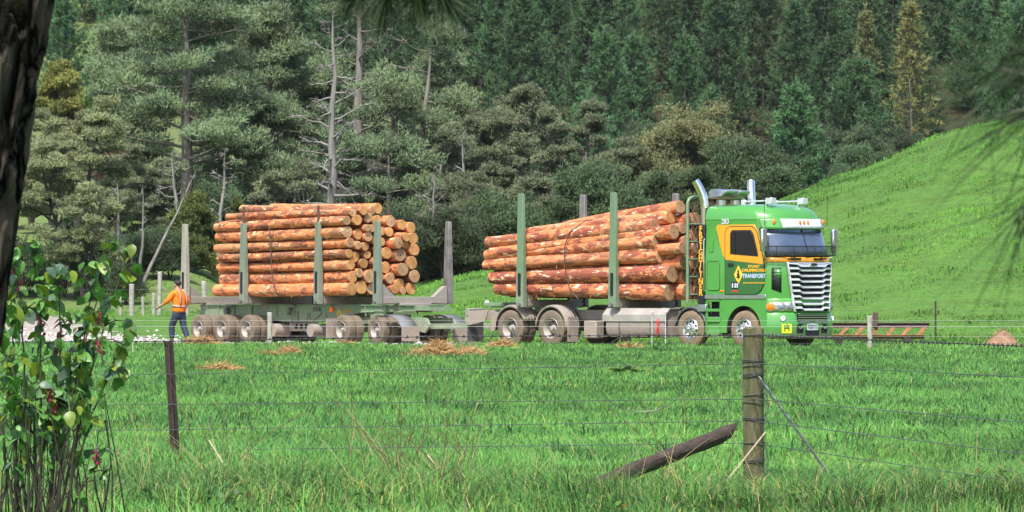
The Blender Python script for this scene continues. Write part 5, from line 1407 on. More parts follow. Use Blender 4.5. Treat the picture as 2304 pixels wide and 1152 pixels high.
J = [((0, 0, .96), (.13, .15)), ((0, 0, 1.12), (.12, .145)), ((.01, 0, 1.30), (.125, .165)), ((.03, 0, 1.46), (.10, .15)), ((.045, 0, 1.55), .062), ((.06, 0, 1.62), .062), ((.075, 0, 1.70), (.095, .078)), ((.07, 0, 1.79), (.085, .072)),
     ((.03, .19, 1.48), .065), ((.14, .27, 1.24), .05), ((.38, .27, 1.10), .040), ((.46, .26, 1.06), .034),
     ((.02, -.19, 1.48), .065), ((-.06, -.27, 1.22), .05), ((.06, -.28, .98), .040), ((.10, -.27, .90), .034),
     ((.02, .10, .90), .095), ((.17, .10, .52), .066), ((.15, .10, .12), .045), ((.22, .11, .05), .045), ((.30, .11, .035), .035),
     ((-.01, -.10, .90), .095), ((-.06, -.10, .52), .066), ((-.22, -.10, .15), .045), ((-.17, -.10, .05), .045), ((-.09, -.10, .035), .035),
     ((.165, 0, 1.685), .018)]
E = [(0, 1), (1, 2), (2, 3), (3, 4), (4, 5), (5, 6), (6, 7), (3, 8), (8, 9), (9, 10), (10, 11), (3, 12), (12, 13), (13, 14), (14, 15),
     (0, 16), (16, 17), (17, 18), (18, 19), (19, 20), (0, 21), (21, 22), (22, 23), (23, 24), (24, 25), (6, 26)]
# five fingers on each hand, a little bent
for base, sgn in ((11, 1), (15, -1)):
    b = Vector(J[base][0])
    for q, (dy, ln) in enumerate(((.032, .070), (.012, .085), (-.010, .080), (-.030, .065))):
        k = len(J); d = Vector((.8, 0, -.5)) if base == 11 else Vector((.35, 0, -.9)); d.normalize()
        J.append((tuple(b + d * .05 + Vector((0, dy, 0))), .010)); J.append((tuple(b + d * (.05 + ln * .6) + Vector((0, dy, -.006))), .009)); J.append((tuple(b + d * (.05 + ln) + Vector((-.01, dy, -.022))), .008))
        E += [(base, k), (k, k + 1), (k + 1, k + 2)]
    k = len(J); J.append((tuple(b + Vector((.02, -.04 * sgn, -.01))), .011)); J.append((tuple(b + Vector((.055, -.055 * sgn, -.035))), .009)); E += [(base, k), (k, k + 1)]
body = skin_obj('body', J, E, M_SKIN, man, 1)
for sg in (-1, 1):
    mb = MB(); mb.ball((.07, sg * .082, 1.70), (.025, .012, .034), 8, 6); mb.build('ear', [M_SKIN], man, True, 60)
mb = MB(); mb.ball((.055, 0, 1.755), (.112, .092, .095), 14, 10)
for i, v in enumerate(mb.v):
    if v[0] > .10 and v[2] < 1.77: mb.v[i] = (.085, v[1], max(v[2], 1.76))
    if v[2] < 1.69: mb.v[i] = (min(v[0], .04), v[1] * .9, v[2])
mb.build('hair', [M_HAIR], man, True, 60)
SJ = [((0, 0, .87), (.17, .215)), ((0, 0, 1.0), (.165, .212)), ((0, 0, 1.14), (.16, .21)), ((.01, 0, 1.32), (.165, .235)), ((.03, 0, 1.47), (.13, .205)), ((.04, 0, 1.555), (.08, .085)),
      ((.03, .20, 1.475), .092), ((.13, .275, 1.25), .075), ((.27, .272, 1.165), .062), ((.02, -.20, 1.475), .092), ((-.055, -.275, 1.23), .075), ((-.01, -.285, 1.10), .064)]
SE = [(0, 1), (1, 2), (2, 3), (3, 4), (4, 5), (4, 6), (6, 7), (7, 8), (4, 9), (9, 10), (10, 11)]
shirt = skin_obj('shirt', SJ, SE, M_ORANGECLOTH, man, 2)
def tape_ring(z, a, b, cx, h=.045):
    mb = MB(); n = 22; rows = [[(cx + a * math.cos(t), b * math.sin(t), zz + .02 * math.cos(t)) for t in np.linspace(0, 2 * math.pi, n, endpoint=False)] for zz in (z - h / 2, z + h / 2)]
    mb.loft(rows, True, False); return mb.build('reflective_tape', [M_REFLECT], shirt, True, 60, solid=.006)
tape_ring(1.10, .166, .214, 0)
for sg in (-1, 1):
    mb = MB(); mb.loft([[(x, sg * y - .028, z), (x, sg * y + .028, z)] for x, y, z in ((-.155, .13, 1.10), (-.160, .125, 1.25), (-.150, .115, 1.38), (-.115, .11, 1.49), (-.03, .11, 1.585), (.07, .11, 1.57))], False, False)
    mb.build('reflective_tape', [M_REFLECT], shirt, True, 60, solid=.006)
TJ = [((0, 0, .99), (.135, .155)), ((0, 0, .90), (.14, .16)), ((.025, .10, .80), .112), ((.165, .10, .52), .088), ((.15, .10, .14), .074), ((-.02, -.10, .80), .112), ((-.06, -.10, .52), .088), ((-.20, -.10, .17), .074)]
skin_obj('trousers', TJ, [(0, 1), (1, 2), (2, 3), (3, 4), (1, 5), (5, 6), (6, 7)], M_NAVY, man, 2)
for sg, x in ((1, .155), (-1, -.205)):
    z0 = .0 if sg > 0 else .02
    skin_obj('boot', [((x, sg * .10, .17 + z0), .062), ((x, sg * .10, .07 + z0), .060), ((x + .09, sg * .10, .05 + z0), .055), ((x + .18, sg * .105, .042 + z0), .045)], [(0, 1), (1, 2), (2, 3)], M_BOOT, man, 1)

# ------------------------------------------------------------------ fences
M_POST = simple('mossy_post_wood', (.15, .125, .075), .95, var=.45, scale=5, bmp=.8, c2=(.050, .066, .018), stretch=(4, 4, .9))
M_GREYPOST = simple('grey_post_wood', (.40, .38, .34), .95, var=.35, scale=4, bmp=.5, stretch=(4, 4, .8))
M_STRUT = simple('dark_weathered_wood', (.085, .062, .048), .95, var=.5, scale=6, bmp=.9, c2=(.028, .022, .018), stretch=(1.2, 6, 6), fac=(.3, .75))
M_WIRE = simple('grey_fence_wire', (.15, .165, .165), .5, .5, var=.3, scale=3)
M_RUSTWIRE = simple('rusty_barbed_wire', (.065, .060, .065), .7, .3, var=.3, scale=3)
M_WHITEWIRE = simple('pale_fence_wire', (.48, .48, .45), .5, var=.2)
M_YPOST = simple('dark_steel_post', (.055, .038, .032), .65, .3, var=.4, scale=6, bmp=.2)
def wpt(px, py, y): return Vector((wx(px, y), y, hz(py, y)))
def round_post(name, px, y, top_py, r, label, mat, group=None, lean=0.0, seed=0, depth=.05):
    x = wx(px, y); g = gz(x, y); H = hz(top_py, y) - g; rr = np.random.default_rng(seed)
    o = empty(name, (x, y, g)); tag(o, label, 'fence post', group)
    mb = MB(); n = 16; rings = []
    ph = rr.uniform(0, 6, 3)
    for z in np.linspace(-depth, H, 14):
        rings.append([(lean * z + r * (1 + .05 * math.sin(2 * a + ph[0]) + .03 * math.sin(5 * a + z * 3 + ph[1]) + rr.normal(0, .012)) * math.cos(a), r * (1 + .05 * math.sin(2 * a + ph[0]) + rr.normal(0, .012)) * math.sin(a), z + (rr.normal(0, .006) if z == H else 0)) for a in np.linspace(0, 2 * math.pi, n, endpoint=False)])
    top = [(lean * H + (p[0] - lean * H) * .8, p[1] * .8, p[2] + r * .16) for p in rings[-1]]
    mb.loft(rings + [top], True, True); mb.build('timber', [mat], o, True, 50)
    return o, H
YP = 55.0
post, PH = round_post('wooden_fence_post', 1695, YP, 740, .079, 'thick mossy wooden strainer post wrapped with wire in front of the truck', M_POST, None, 0.002, 3)
def wrap(parent, z, r, turns, w=.0035, dz=.012, slope=.0, name='wire_wrap'):
    mb = MB(); P = [((r + .004) * math.cos(t), (r + .004) * math.sin(t), z + dz * t / 6.28 + slope * math.cos(t)) for t in np.linspace(0, 6.283 * turns, int(16 * turns) + 1)]
    mb.tube(P, w, 5); return mb.build(name, [M_WIRE], parent, True)
def zp(py): return hz(py, YP) - gz(wx(1695, YP), YP)
for py, t, sl in ((756, 1.5, 0), (815, 2.5, .0), (824, 1.5, .012), (848, 3.0, .015), (890, 1, .01), (908, 1.2, -.005), (946, 2.3, .0), (998, 1, .005), (1042, 2.4, .0), (1036, 1, .01)): wrap(post, zp(py), .082, t, slope=sl)
# fence runs: left, past the steel post to the strainer post, then round the corner towards the camera on the right
ypo = 61.0
def wire(name, pts, r, mat, label, group, cat='wire', seg=None, sag=.0):
    mb = MB(); P = []
    for a, b in zip(pts[:-1], pts[1:]):
        a = Vector(a); b = Vector(b); n = 10
        for k in range(n): t = k / n; p = a.lerp(b, t); p.z -= sag * 4 * t * (1 - t); P.append(p)
    P.append(Vector(pts[-1])); mb.tube(P, r, 5); o = mb.build(name, [mat], None, True); tag(o, label, cat, group); return o, P
sy = YP - .085
hts_l = (842, 910, 967, 1013); hts_p = (818, 898, 947, 997); hts_r = (848, 955, 1030, 1100)
wn_names = ('second', 'third', 'fourth', 'fifth')
for i in range(4):
    pts = [wpt(-120, hts_l[i] + 3, 63.2), wpt(388, hts_l[i], ypo - .05), wpt(1695, hts_p[i], sy), wpt(2450, hts_r[i] + 8, 45)]
    wire('fence_wire', pts, .0034, M_WIRE, 'thin grey paddock fence wire, %s from the top on the strainer post' % wn_names[i], 'plain wires of the near fence')
def barbed(pts, label, group):
    o, P = wire('barbed_wire', pts, .0038, M_RUSTWIRE, label, group, 'barbed wire')
    mb = MB(); step = .125; acc = 0; rr = random.Random(5)
    for a, b in zip(P[:-1], P[1:]):
        d = b - a; L_ = d.length; u = d.normalized(); t = step - acc
        while t < L_:
            c = a + u * t
            for q in range(4):
                v = Vector((rr.uniform(-.4, .4), rr.uniform(-1, 1), rr.uniform(-1, 1))).normalized() * rr.uniform(.014, .024)
                mb.bar(c - v * .2, c + v, .004, .004)
            mb.tube([c - u * .012, c + u * .012], .0075, 5); t += step
        acc = (acc + L_) % step
    b_ = mb.build('barbs', [M_RUSTWIRE], o, False); b_['kind'] = 'stuff'
    return o
barbed([wpt(-120, 770, 63.2), wpt(380, 768, ypo - .05), wpt(1000, 757, 58), wpt(1695, 754, sy), wpt(2304, 779, 46.5), wpt(2500, 787, 43)], 'dark barbed wire strung along the top of the near fence', None)
# steel Y-post
x0 = wx(398, ypo); g0 = gz(x0, ypo); H0 = hz(768, ypo) - g0
yp = empty('steel_fence_post', (x0, ypo, g0)); tag(yp, 'leaning dark steel Y-post of the near fence beside the leafy shrub', 'fence post')
mb = MB(); top = Vector((wx(379, ypo) - x0, 0, H0)); base = Vector((0, 0, -.1))
for an in (-90, 30, 150):
    o_ = Vector((math.cos(R(an)), math.sin(R(an)), 0)); n_ = Vector((-o_.y, o_.x, 0)) * .006
    mb.loft([[base + n_, base - n_, base + o_ * .042 - n_, base + o_ * .042 + n_], [top + n_, top - n_, top + o_ * .042 - n_, top + o_ * .042 + n_]])
mb.build('steel_section', [M_YPOST], yp, False)
# fallen strut with its pointed end against the strainer post
A = wpt(1285, 1104, 53.4); A.z = gz(A.x, 53.4) + .09; Bp = wpt(1660, 938, 54.6)
st = empty('fallen_fence_strut', (A.x, A.y, gz(A.x, A.y))); tag(st, 'weathered dark round timber leaning up out of the grass towards the strainer post', 'timber')
mb = MB(); P = []; rad = []; rr = np.random.default_rng(9); rings = []
d = (Bp - A).normalized(); sd_ = d.cross(Vector((0, 0, 1))).normalized(); up_ = sd_.cross(d)
for t in np.linspace(-.05, 1, 20):
    c = A.lerp(Bp, t) - A; r = .060 * (1 if t < .93 else max(.12, (1.0 - t) / .07 * .88 + .12)); off = up_ * (0 if t < .93 else (t - .93) * .55)
    rings.append([c + off + (sd_ * math.cos(a) + up_ * math.sin(a)) * r * (1 + .06 * math.sin(2 * a) + rr.normal(0, .06)) for a in np.linspace(0, 2 * math.pi, 14, endpoint=False)])
mb.loft(rings); mb.build('timber', [M_STRUT], st, True, 40)
# twisted stay wire, hanging loose ends, big loop of spare wire
def twist(p0, p1, label, n=3, r=.004, w=.009, turns=22, name='stay_wire'):
    mb = MB(); p0, p1 = Vector(p0), Vector(p1); d = (p1 - p0).normalized(); s = d.cross(Vector((0, 1, 0))).normalized(); u = s.cross(d)
    for k in range(n):
        mb.tube([p0.lerp(p1, t) + (s * math.cos(6.28 * (turns * t + k / n)) + u * math.sin(6.28 * (turns * t + k / n))) * w for t in np.linspace(0, 1, turns * 8)], r, 4)
    o = mb.build(name, [M_WIRE], None, True); tag(o, label, 'wire'); return o
e_ = wpt(1884, 1095, 53.2); e_.z = max(e_.z, gz(e_.x, e_.y))
twist(wpt(1706, 848, YP - .09), e_, 'thick twisted stay wire running from the strainer post down to the grass on its right')
def loosewire(pts, r, label, name='loose_wire'):
    mb = MB(); mb.tube(pts, r, 5); o = mb.build(name, [M_WIRE], None, True); tag(o, label, 'wire'); return o
pp = [wpt(1722 + 6 * math.sin(py * .05), py, YP - .02) for py in range(838, 1100, 12)]
loosewire(pp, .005, 'loose doubled wire end hanging down the right side of the strainer post')
loosewire([wpt(1444 + 106 * math.cos(a), 838 + 88 * math.sin(a), 56.0 + .15 * math.sin(a)) for a in np.linspace(R(-130), R(205), 50)], .0028, 'large thin loop of spare wire hanging on the fence left of the strainer post')
loosewire([wpt(1630 + 12 * math.sin(t * 1.4), 760 + t * 190, 55.6) for t in np.linspace(0, 1, 14)], .0025, 'thin loose wire hanging between the loop and the strainer post')

# middle fence just in front of the vehicles, wires, white tape
ml = lambda px: 207 + (px - 607) / 1350 * -14
for px, top, lab, rad in ((607, 704, 'pale wooden post of the middle fence in front of the trailer frame', .075), (1957, 712, 'pale wooden post of the middle fence right of the truck bumper', .078)):
    round_post('wooden_fence_post', px, ml(px), top, rad, lab, M_GREYPOST, 'posts of the middle fence', 0.0, int(px))
for i, (py, m_, r_) in enumerate(((719, M_WHITEWIRE, .003), (735, M_WHITEWIRE, .005), (757, M_WHITEWIRE, .003), (773, M_WIRE, .004))):
    pts = [wpt(px, py + (0 if i else 2) - (px - 1152) * .000 + (i * 1.0) * (px - 1957) / 3000, ml(px) - .09) for px in (-150, 607, 1300, 1957, 2500)]
    nm = ('top', 'pale tape-like second', 'third', 'lowest')[i]
    wire('fence_wire', pts, r_, m_, '%s wire of the middle fence, crossing in front of both vehicles' % nm, 'wires of the middle fence')
# far fence along the foot of the hill, with one steel post
xf_, yf_ = wx(2105, 223), 223.0
sp_ = empty('steel_fence_post', (xf_, yf_, gz(xf_, yf_))); tag(sp_, 'thin upright rusty steel post at the foot of the grassy hill', 'fence post')
mb = MB(); hh = hz(681, yf_) - gz(xf_, yf_); mb.box((0, 0, hh / 2), (.055, .012, hh + .1)); mb.box((0, .02, hh / 2), (.012, .04, hh + .1)); mb.build('steel_section', [M_YPOST], sp_, False)
for i, py in enumerate((679, 699, 722)):
    wire('fence_wire', [wpt(px, py + (px - 2000) * .004, 222.9) for px in (1120, 1500, 1880, 2105, 2500)], .0045, M_WIRE, '%s faint wire of the far fence at the foot of the hill' % ('top', 'middle', 'bottom')[i], 'wires of the far fence')
# posts of the fence behind the gravel track
BP = [(271, 668, .06, 'short grey post, leftmost of the fence behind the gravel track'), (296, 640, .10, 'stout grey post with bright face behind the gravel track'), (322, 668, .05, 'thin short post between two stouter posts behind the gravel track'),
      (345, 660, .055, 'thin grey post left of the tallest post behind the track'), (358, 612, .085, 'tallest pale split post behind the gravel track'), (421, 636, .07, 'grey post right behind the worker'), (464, 634, .10, 'leaning grey post under the rear of the trailer logs')]
for i, (px, top, r_, lab) in enumerate(BP): round_post('wooden_fence_post', px, 264, top, r_, lab, M_GREYPOST, 'posts behind the gravel track', (-.08 if px == 464 else rnd.uniform(-.03, .03)), 100 + i)
for i, py in enumerate((652, 676, 693)): wire('fence_wire', [wpt(px, py, 263.8) for px in (-100, 296, 358, 464, 620)], .006, M_WIRE, '%s wire of the fence behind the gravel track' % ('top', 'middle', 'bottom')[i], 'wires behind the gravel track')
# slim white electric-fence standard left of the steel post
x, y = wx(299, 172), 172; mb = MB(); mb.tube([(x, y, gz(x, y)), (x, y, gz(x, y) + .62)], .012, 6); tag(mb.build('electric_fence_standard', [M_WHITEWIRE], None), 'thin white electric-fence standard in the grass left of the steel post', 'fence post')

# ------------------------------------------------------------------ rusty beam lying beside the truck
M_RUST = simple('orange_rust', (.34, .14, .07), .9, var=.5, scale=5, bmp=.3)
M_RUSTD = simple('dark_rust', (.10, .065, .06), .85, var=.4, scale=5, bmp=.3)
by = 209.0
bm_o = empty('steel_beam', (wx(1980, by), by, gz(wx(1980, by), by) + .22)); tag(bm_o, 'rusty steel beam with sloping cut-outs lying on the grass right of the truck', 'beam')
L0, L1 = -1.75, 1.30; tilt = R(38)
def tl_(x, u, w): return (x + u * .35, u * math.sin(tilt) + w * math.cos(tilt), u * math.cos(tilt) - w * math.sin(tilt))
Hb = .46
def slab(name, x0, x1, u0, u1, w0, w1, mat):
    mb = MB(); mb.add([tl_(x, u, w) for w in (w0, w1) for (x, u) in ((x0, u0), (x1, u0), (x1, u1), (x0, u1))], [(0, 3, 2, 1), (4, 5, 6, 7), (0, 1, 5, 4), (1, 2, 6, 5), (2, 3, 7, 6), (3, 0, 4, 7)]); return mb.build(name, [mat], bm_o, False)
slab('bottom_flange', L0, L1, 0, .02, -.10, .08, M_RUST); slab('top_flange', L0, L1, Hb, Hb + .02, -.08, .10, M_RUSTD)
slab('web', L0, L1, .02, .09, -.008, .008, M_RUST).name = 'web_lower'; slab('web', L0, L1, Hb - .11, Hb, -.008, .008, M_RUSTD).name = 'web_upper'
k = 0; xx = L0 + .05
while xx < L1 - .1:
    mb = MB(); q = [(xx, .09), (xx + .10, .09), (xx + .22, Hb - .11), (xx + .07, Hb - .11)]
    mb.add([tl_(a, b, w) for w in (-.008, .008) for a, b in q], [(0, 3, 2, 1), (4, 5, 6, 7), (0, 1, 5, 4), (1, 2, 6, 5), (2, 3, 7, 6), (3, 0, 4, 7)]); mb.build('web_post', [M_RUST], bm_o, False); xx += .46
mb = MB(); mb.box((-.12, .25, .55), (.15, .16, .36)); mb.box((-.22, .14, .35), (.30, .10, .10)); mb.build('lug', [M_RUSTD], bm_o, False, bevel=.01)
mb = MB()
for x in (-1.2, .8): mb.box((x, .15, -.10), (.2, .45, .24))
mb.build('timber_bearer', [M_STRUT], bm_o, False)

# ------------------------------------------------------------------ straw heaps and the earth mound
M_STRAW = leafy('straw', (.46, .29, .13), (.34, .205, .085), 3, .4, .8, .1, 0.0)
M_EARTH = simple('reddish_earth', (.34, .20, .13), .95, var=.35, scale=5, bmp=.8, c2=(.22, .12, .08))
def straw(px, y, wpx, h, label, seed, dense=1.0, lumps=1, mat=M_STRAW, name='straw_heap'):
    rr = np.random.default_rng(seed); x = wx(px, y); w = wpx / FPX * y; g = gz(x, y)
    n = int(700 * dense * max(.5, w)); u = rr.uniform(-1, 1, n); v = rr.normal(0, .42, n)
    prof = np.maximum(0, 1 - np.abs(u) ** 2.2) * np.maximum(.0, 1 - v ** 2 * .8) * (1 if lumps == 1 else (.62 + .38 * np.cos(u * 3.14 * lumps + 1.2)))
    C = np.stack([u * w / 2, v * w * .35, prof * h * rr.uniform(.6, 1.05, n) + .02], 1)
    D = np.stack([rr.normal(0, 1, n) + .35 * u, rr.normal(0, .8, n), rr.normal(.0, .38, n)], 1)
    V, F = leaf_tris(C, D, rr.uniform(.12, .34, n), .02, rr)
    gx = np.linspace(-1, 1, 15); rows = [[(a * w / 2 * .96, b * w * .3, max(0, (1 - a * a)) * max(0, 1 - b * b) * h * .72 * (1 if lumps == 1 else (.62 + .38 * math.cos(a * 3.14 * lumps + 1.2))) - .01) for a in gx] for b in gx]
    o = empty(name, (x, y, g)); tag(o, label, 'straw heap' if name == 'straw_heap' else 'dead grass')
    mb = MB(); mb.grid(rows); mb.build('core', [M_STRAW2], o, True, 60)
    s = np_obj('loose_straw', V, F, mat, o, np.repeat(rr.uniform(.55, 1.35, n), 3)); s['kind'] = 'stuff'
    return o
M_STRAW2 = simple('matted_straw', (.30, .15, .05), .95, var=.5, scale=9, bmp=.8)
straw(1000, 168, 168, .34, 'large golden straw heap in the field below the trailer drawbar', 1, 2.2, 2)
straw(1130, 196, 56, .20, 'small reddish straw heap by the first drive wheel of the truck', 2, 1.6)
straw(455, 206, 78, .26, 'straw heap against the rear trailer wheels beside the worker', 3, 1.6)
straw(490, 138, 84, .07, 'flat thin scatter of straw below the rear trailer wheels', 4, 1.0)
straw(652, 172, 32, .14, 'small pale tuft of straw below the middle of the trailer', 5, 1.2)
straw(610, 170, 48, .06, 'thin flat straw patch left of the small straw tuft', 6, .7)
straw(780, 206, 40, .14, 'little reddish straw heap between the two front trailer wheels', 7, 1.2)
straw(1420, 194, 60, .08, 'faint straw scatter in front of the fuel tank', 8, .8)
M_STRAWRED = leafy('earthy_straw', (.40, .24, .16), (.30, .17, .11), 3, .4, .8, .1, 0.0)
def mound(px, y, wpx, h, label):
    x = wx(px, y); g = gz(x, y); w = wpx / FPX * y; rr = np.random.default_rng(4)
    o = empty('earth_mound', (x, y, g)); tag(o, label, 'mound'); mb = MB(); rows = []
    for i in range(9):
        t = i / 8; rows.append([(w / 2 * (1 - t) ** .9 * (1 + rr.normal(0, .06)) * math.cos(a) + .03 * t, w * .45 * (1 - t) ** .9 * math.sin(a), h * t + rr.normal(0, .012) - .02) for a in np.linspace(0, 6.283, 26, endpoint=False)])
    mb.loft(rows); mb.build('earth', [M_EARTH], o, True, 60)
    n = 420; t = rr.uniform(0, 1, n); a = rr.uniform(0, 6.28, n)
    C = np.stack([w / 2 * (1 - t) ** .9 * np.cos(a), w * .45 * (1 - t) ** .9 * np.sin(a), h * t], 1); V, F = leaf_tris(C, np.stack([np.cos(a), np.sin(a), rr.uniform(-.8, 1, n)], 1), rr.uniform(.05, .16, n), .012, rr)
    s = np_obj('loose_straw', V, F, M_STRAWRED, o, np.repeat(rr.uniform(.6, 1.3, n), 3)); s['kind'] = 'stuff'
mound(2255, 198, 92, .52, 'conical reddish earth and straw mound at the right edge of the field')

# broad-leaved dock weed in the field
M_DOCK = leafy('dock_leaves', (.11, .20, .035), (.09, .15, .03), 2, .6, .5, .2, 0, 0)
def leaf_mesh(name, n=7, w=.36, fold=.12, droop=.18, heart=.0, mat=None, wav=.0):
    """a leaf blade one unit long along +x, folded along its midrib"""
    v, f = [], []
    for i in range(n + 1):
        t = i / n; hw = w * (math.sin(math.pi * min(1, t ** .62 * 1.0)) ** .8) * (1 if t < .98 else .2) + (.02 if 0 < i < n else 0)
        x = t; z = -droop * t * t
        back = -heart * (1 - t) ** 6
        v += [(x + back, hw, z + fold * hw + wav * math.sin(9 * t)), (x, 0, z), (x + back, -hw, z + fold * hw - wav * math.sin(9 * t + 1))]
    for i in range(n):
        a = 3 * i; f += [(a, a + 1, a + 4, a + 3), (a + 1, a + 2, a + 5, a + 4)]
    me = bpy.data.meshes.new(name); me.from_pydata(v, [], f); me.materials.append(mat); me.shade_smooth(); me.update(); return me
dk = leaf_mesh('leaf', 6, .24, .1, .45, 0, M_DOCK, .02)
y = 131; x = wx(1415, y); dock = empty('dock_plant', (x, y, gz(x, y))); tag(dock, 'broad-leaved dock weed in the field right of the wire loop', 'plant')
for k in range(13):
    o = link(bpy.data.objects.new('leaf', dk), dock); a = rnd.uniform(0, 6.28); s = rnd.uniform(.28, .46); o.scale = (s, s, s); o.location = (rnd.uniform(-.25, .25), rnd.uniform(-.12, .12), .04); o.rotation_euler = (rnd.uniform(-.5, .5), R(-rnd.uniform(25, 65)), a)

# ------------------------------------------------------------------ foreground: shrub, pine trunk, boughs, dry stalks
def shrub_leaf_mat(name, c, c2):
    m, nt, out = nodes_of(name); v = coords(nt, (1, 1, 1), True); col = ramp(nt, noise_tex(nt, v, 3.0, 4), [(.35, c2), (.65, c)])
    oi = N(nt, 'ShaderNodeObjectInfo'); hs = N(nt, 'ShaderNodeHueSaturation'); nt.links.new(col, hs.inputs['Color']); mr = N(nt, 'ShaderNodeMapRange'); mr.inputs['To Min'].default_value = .6; mr.inputs['To Max'].default_value = 1.35
    nt.links.new(oi.outputs['Random'], mr.inputs['Value']); nt.links.new(mr.outputs[0], hs.inputs['Value'])
    p = pbsdf(nt, out, hs.outputs[0], .42, 0, 0, None, .45); tr = N(nt, 'ShaderNodeBsdfTranslucent'); nt.links.new(hs.outputs[0], tr.inputs[0]); mx = N(nt, 'ShaderNodeMixShader'); mx.inputs[0].default_value = .3
    nt.links.new(p.outputs[0], mx.inputs[1]); nt.links.new(tr.outputs[0], mx.inputs[2]); nt.links.new(mx.outputs[0], out.inputs[0]); return m
M_SLEAF = shrub_leaf_mat('shrub_leaf', (.105, .265, .040), (.065, .18, .040)); M_SLEAF2 = shrub_leaf_mat('shrub_leaf_yellow', (.17, .24, .022), (.12, .19, .022)); M_SLEAF3 = shrub_leaf_mat('shrub_leaf_blue', (.10, .17, .11), (.07, .13, .085))
M_STEM = simple('shrub_stem', (.035, .030, .022), .7, var=.5, scale=8, c2=(.03, .045, .016)); M_BRACT = simple('red_bract', (.22, .018, .05), .6, var=.5, scale=20)
SY = 44.5; sx0 = wx(95, SY); sg0 = gz(sx0, SY)
shrub = empty('leafy_shrub', (sx0, SY, sg0)); tag(shrub, 'tall shrub with heart-shaped green leaves and dark canes at the left edge', 'shrub')
lms = [leaf_mesh('leaf', 8, .36, .18, .25, .16, m_, .015) for m_ in (M_SLEAF, M_SLEAF, M_SLEAF2, M_SLEAF3)]
lms.append(leaf_mesh('leaf', 8, .40, -.05, .4, .18, M_SLEAF, .03))
sr = random.Random(21); tips = []
def spx(px, py, dy=0): return Vector((wx(px, SY) - sx0, dy, hz(py, SY) - sg0))
canes = [((70, 1180), (60, 800), (40, 560)), ((90, 1180), (110, 820), (75, 545)), ((100, 1185), (150, 850), (130, 600)), ((120, 1185), (190, 820), (215, 590)), ((60, 1180), (20, 820), (15, 600)), ((130, 1180), (180, 880), (285, 560)),
         ((140, 1185), (185, 960), (300, 735)), ((80, 1180), (70, 900), (95, 640)), ((40, 1185), (-10, 900), (-30, 640)), ((110, 1180), (125, 940), (200, 700)), ((150, 1185), (170, 990), (185, 770)), ((95, 1185), (60, 950), (5, 740)), ((120, 1180), (140, 900), (250, 545)),
         ((150, 1180), (200, 1060), (240, 1005)), ((30, 1180), (35, 1000), (25, 860)), ((55, 1180), (90, 1000), (130, 880))]
n_leaves = 0; extra = []
for ci, (a, b, c) in enumerate(canes):
    dy = sr.uniform(-.3, .3); A_, B_, C_ = spx(*a, dy * .3), spx(*b, dy * .8), spx(*c, dy)
    P = [A_ * (1 - t) ** 2 + B_ * 2 * t * (1 - t) + C_ * t * t + Vector((sr.gauss(0, .006), sr.gauss(0, .006), 0)) for t in np.linspace(0, 1, 12)]
    mb = MB(); mb.tube(P, list(np.linspace(.0095, .003, 12)), 6)
    side = []
    for q in range(4, 12, 2):
        p = P[q]; e = p + Vector((sr.uniform(-.16, .16), sr.uniform(-.12, .12), sr.uniform(.0, .14))); mb.tube([p, (p + e) / 2 + Vector((0, 0, .02)), e], [.005, .004, .003], 4); side.append((p, e))
    mb.build('cane', [M_STEM], shrub, True)
    pts = [P[q] for q in range(4, 12)] + [(P[q] + P[q + 1]) / 2 for q in range(7, 11)] + [e for _, e in side] * 2 + [(p + e) / 2 for p, e in side] + [P[-1]] * 3
    for p in pts:
        if ci in (13,) and sr.random() < .5: continue
        if ci == 14: continue
        for q_ in range(2):
            s = sr.uniform(.06, .115) if q_ == 0 else sr.uniform(.035, .075); lo_c = p + Vector((sr.gauss(0, .02), sr.gauss(0, .03), sr.gauss(0, .02))); ro_ = (sr.gauss(0, .5), R(sr.uniform(5, 70)), sr.uniform(0, 6.28)); me_ = sr.choice(lms)
            if q_ == 0 and n_leaves < 300:
                o = link(bpy.data.objects.new('leaf', me_), shrub); o.scale = (s, s, s); o.location = lo_c; o.rotation_euler = ro_; n_leaves += 1
            else: extra.append((me_, Matrix.LocRotScale(lo_c, __import__('mathutils').Euler(ro_), Vector((s, s, s)))))
    for q in range(2 if ci < 12 else 1):
        p = pts[sr.randrange(4, len(pts))]; mb = MB()
        for k in range(7): mb.ball(p + Vector((sr.gauss(0, .010), sr.gauss(0, .01), -.012 * k - .01)), (.011, .009, .012), 6, 4)
        mb.build('bract_cluster', [M_BRACT], shrub, True)
mb = MB()
for me_, mx_ in extra: mb.add([mx_ @ v.co for v in me_.vertices], [tuple(f.vertices) for f in me_.polygons], 1 if me_.materials[0] == M_SLEAF2 else 2 if me_.materials[0] == M_SLEAF3 else 0)
sl_ = mb.build('small_leaves', [M_SLEAF, M_SLEAF2, M_SLEAF3], shrub, True, 180, recalc=False); sl_['kind'] = 'stuff'
mb = MB()
for k in range(60):
    x_ = sr.uniform(-10, 245); z_ = sr.uniform(860, 1060); dy = sr.uniform(-.35, .35); a = spx(x_ + sr.uniform(-60, 60), 1190, dy); e = spx(x_, z_, dy); mb.tube([a, (a + e) / 2 + Vector((sr.uniform(-.07, .07), 0, 0)), e, e + Vector((sr.uniform(-.12, .12), 0, sr.uniform(-.1, .05)))], [.006, .004, .003, .002], 4)
tw = mb.build('twig_tangle', [simple('dry_twig', (.055, .042, .032), .9, var=.4)], shrub, True); tw['kind'] = 'stuff'

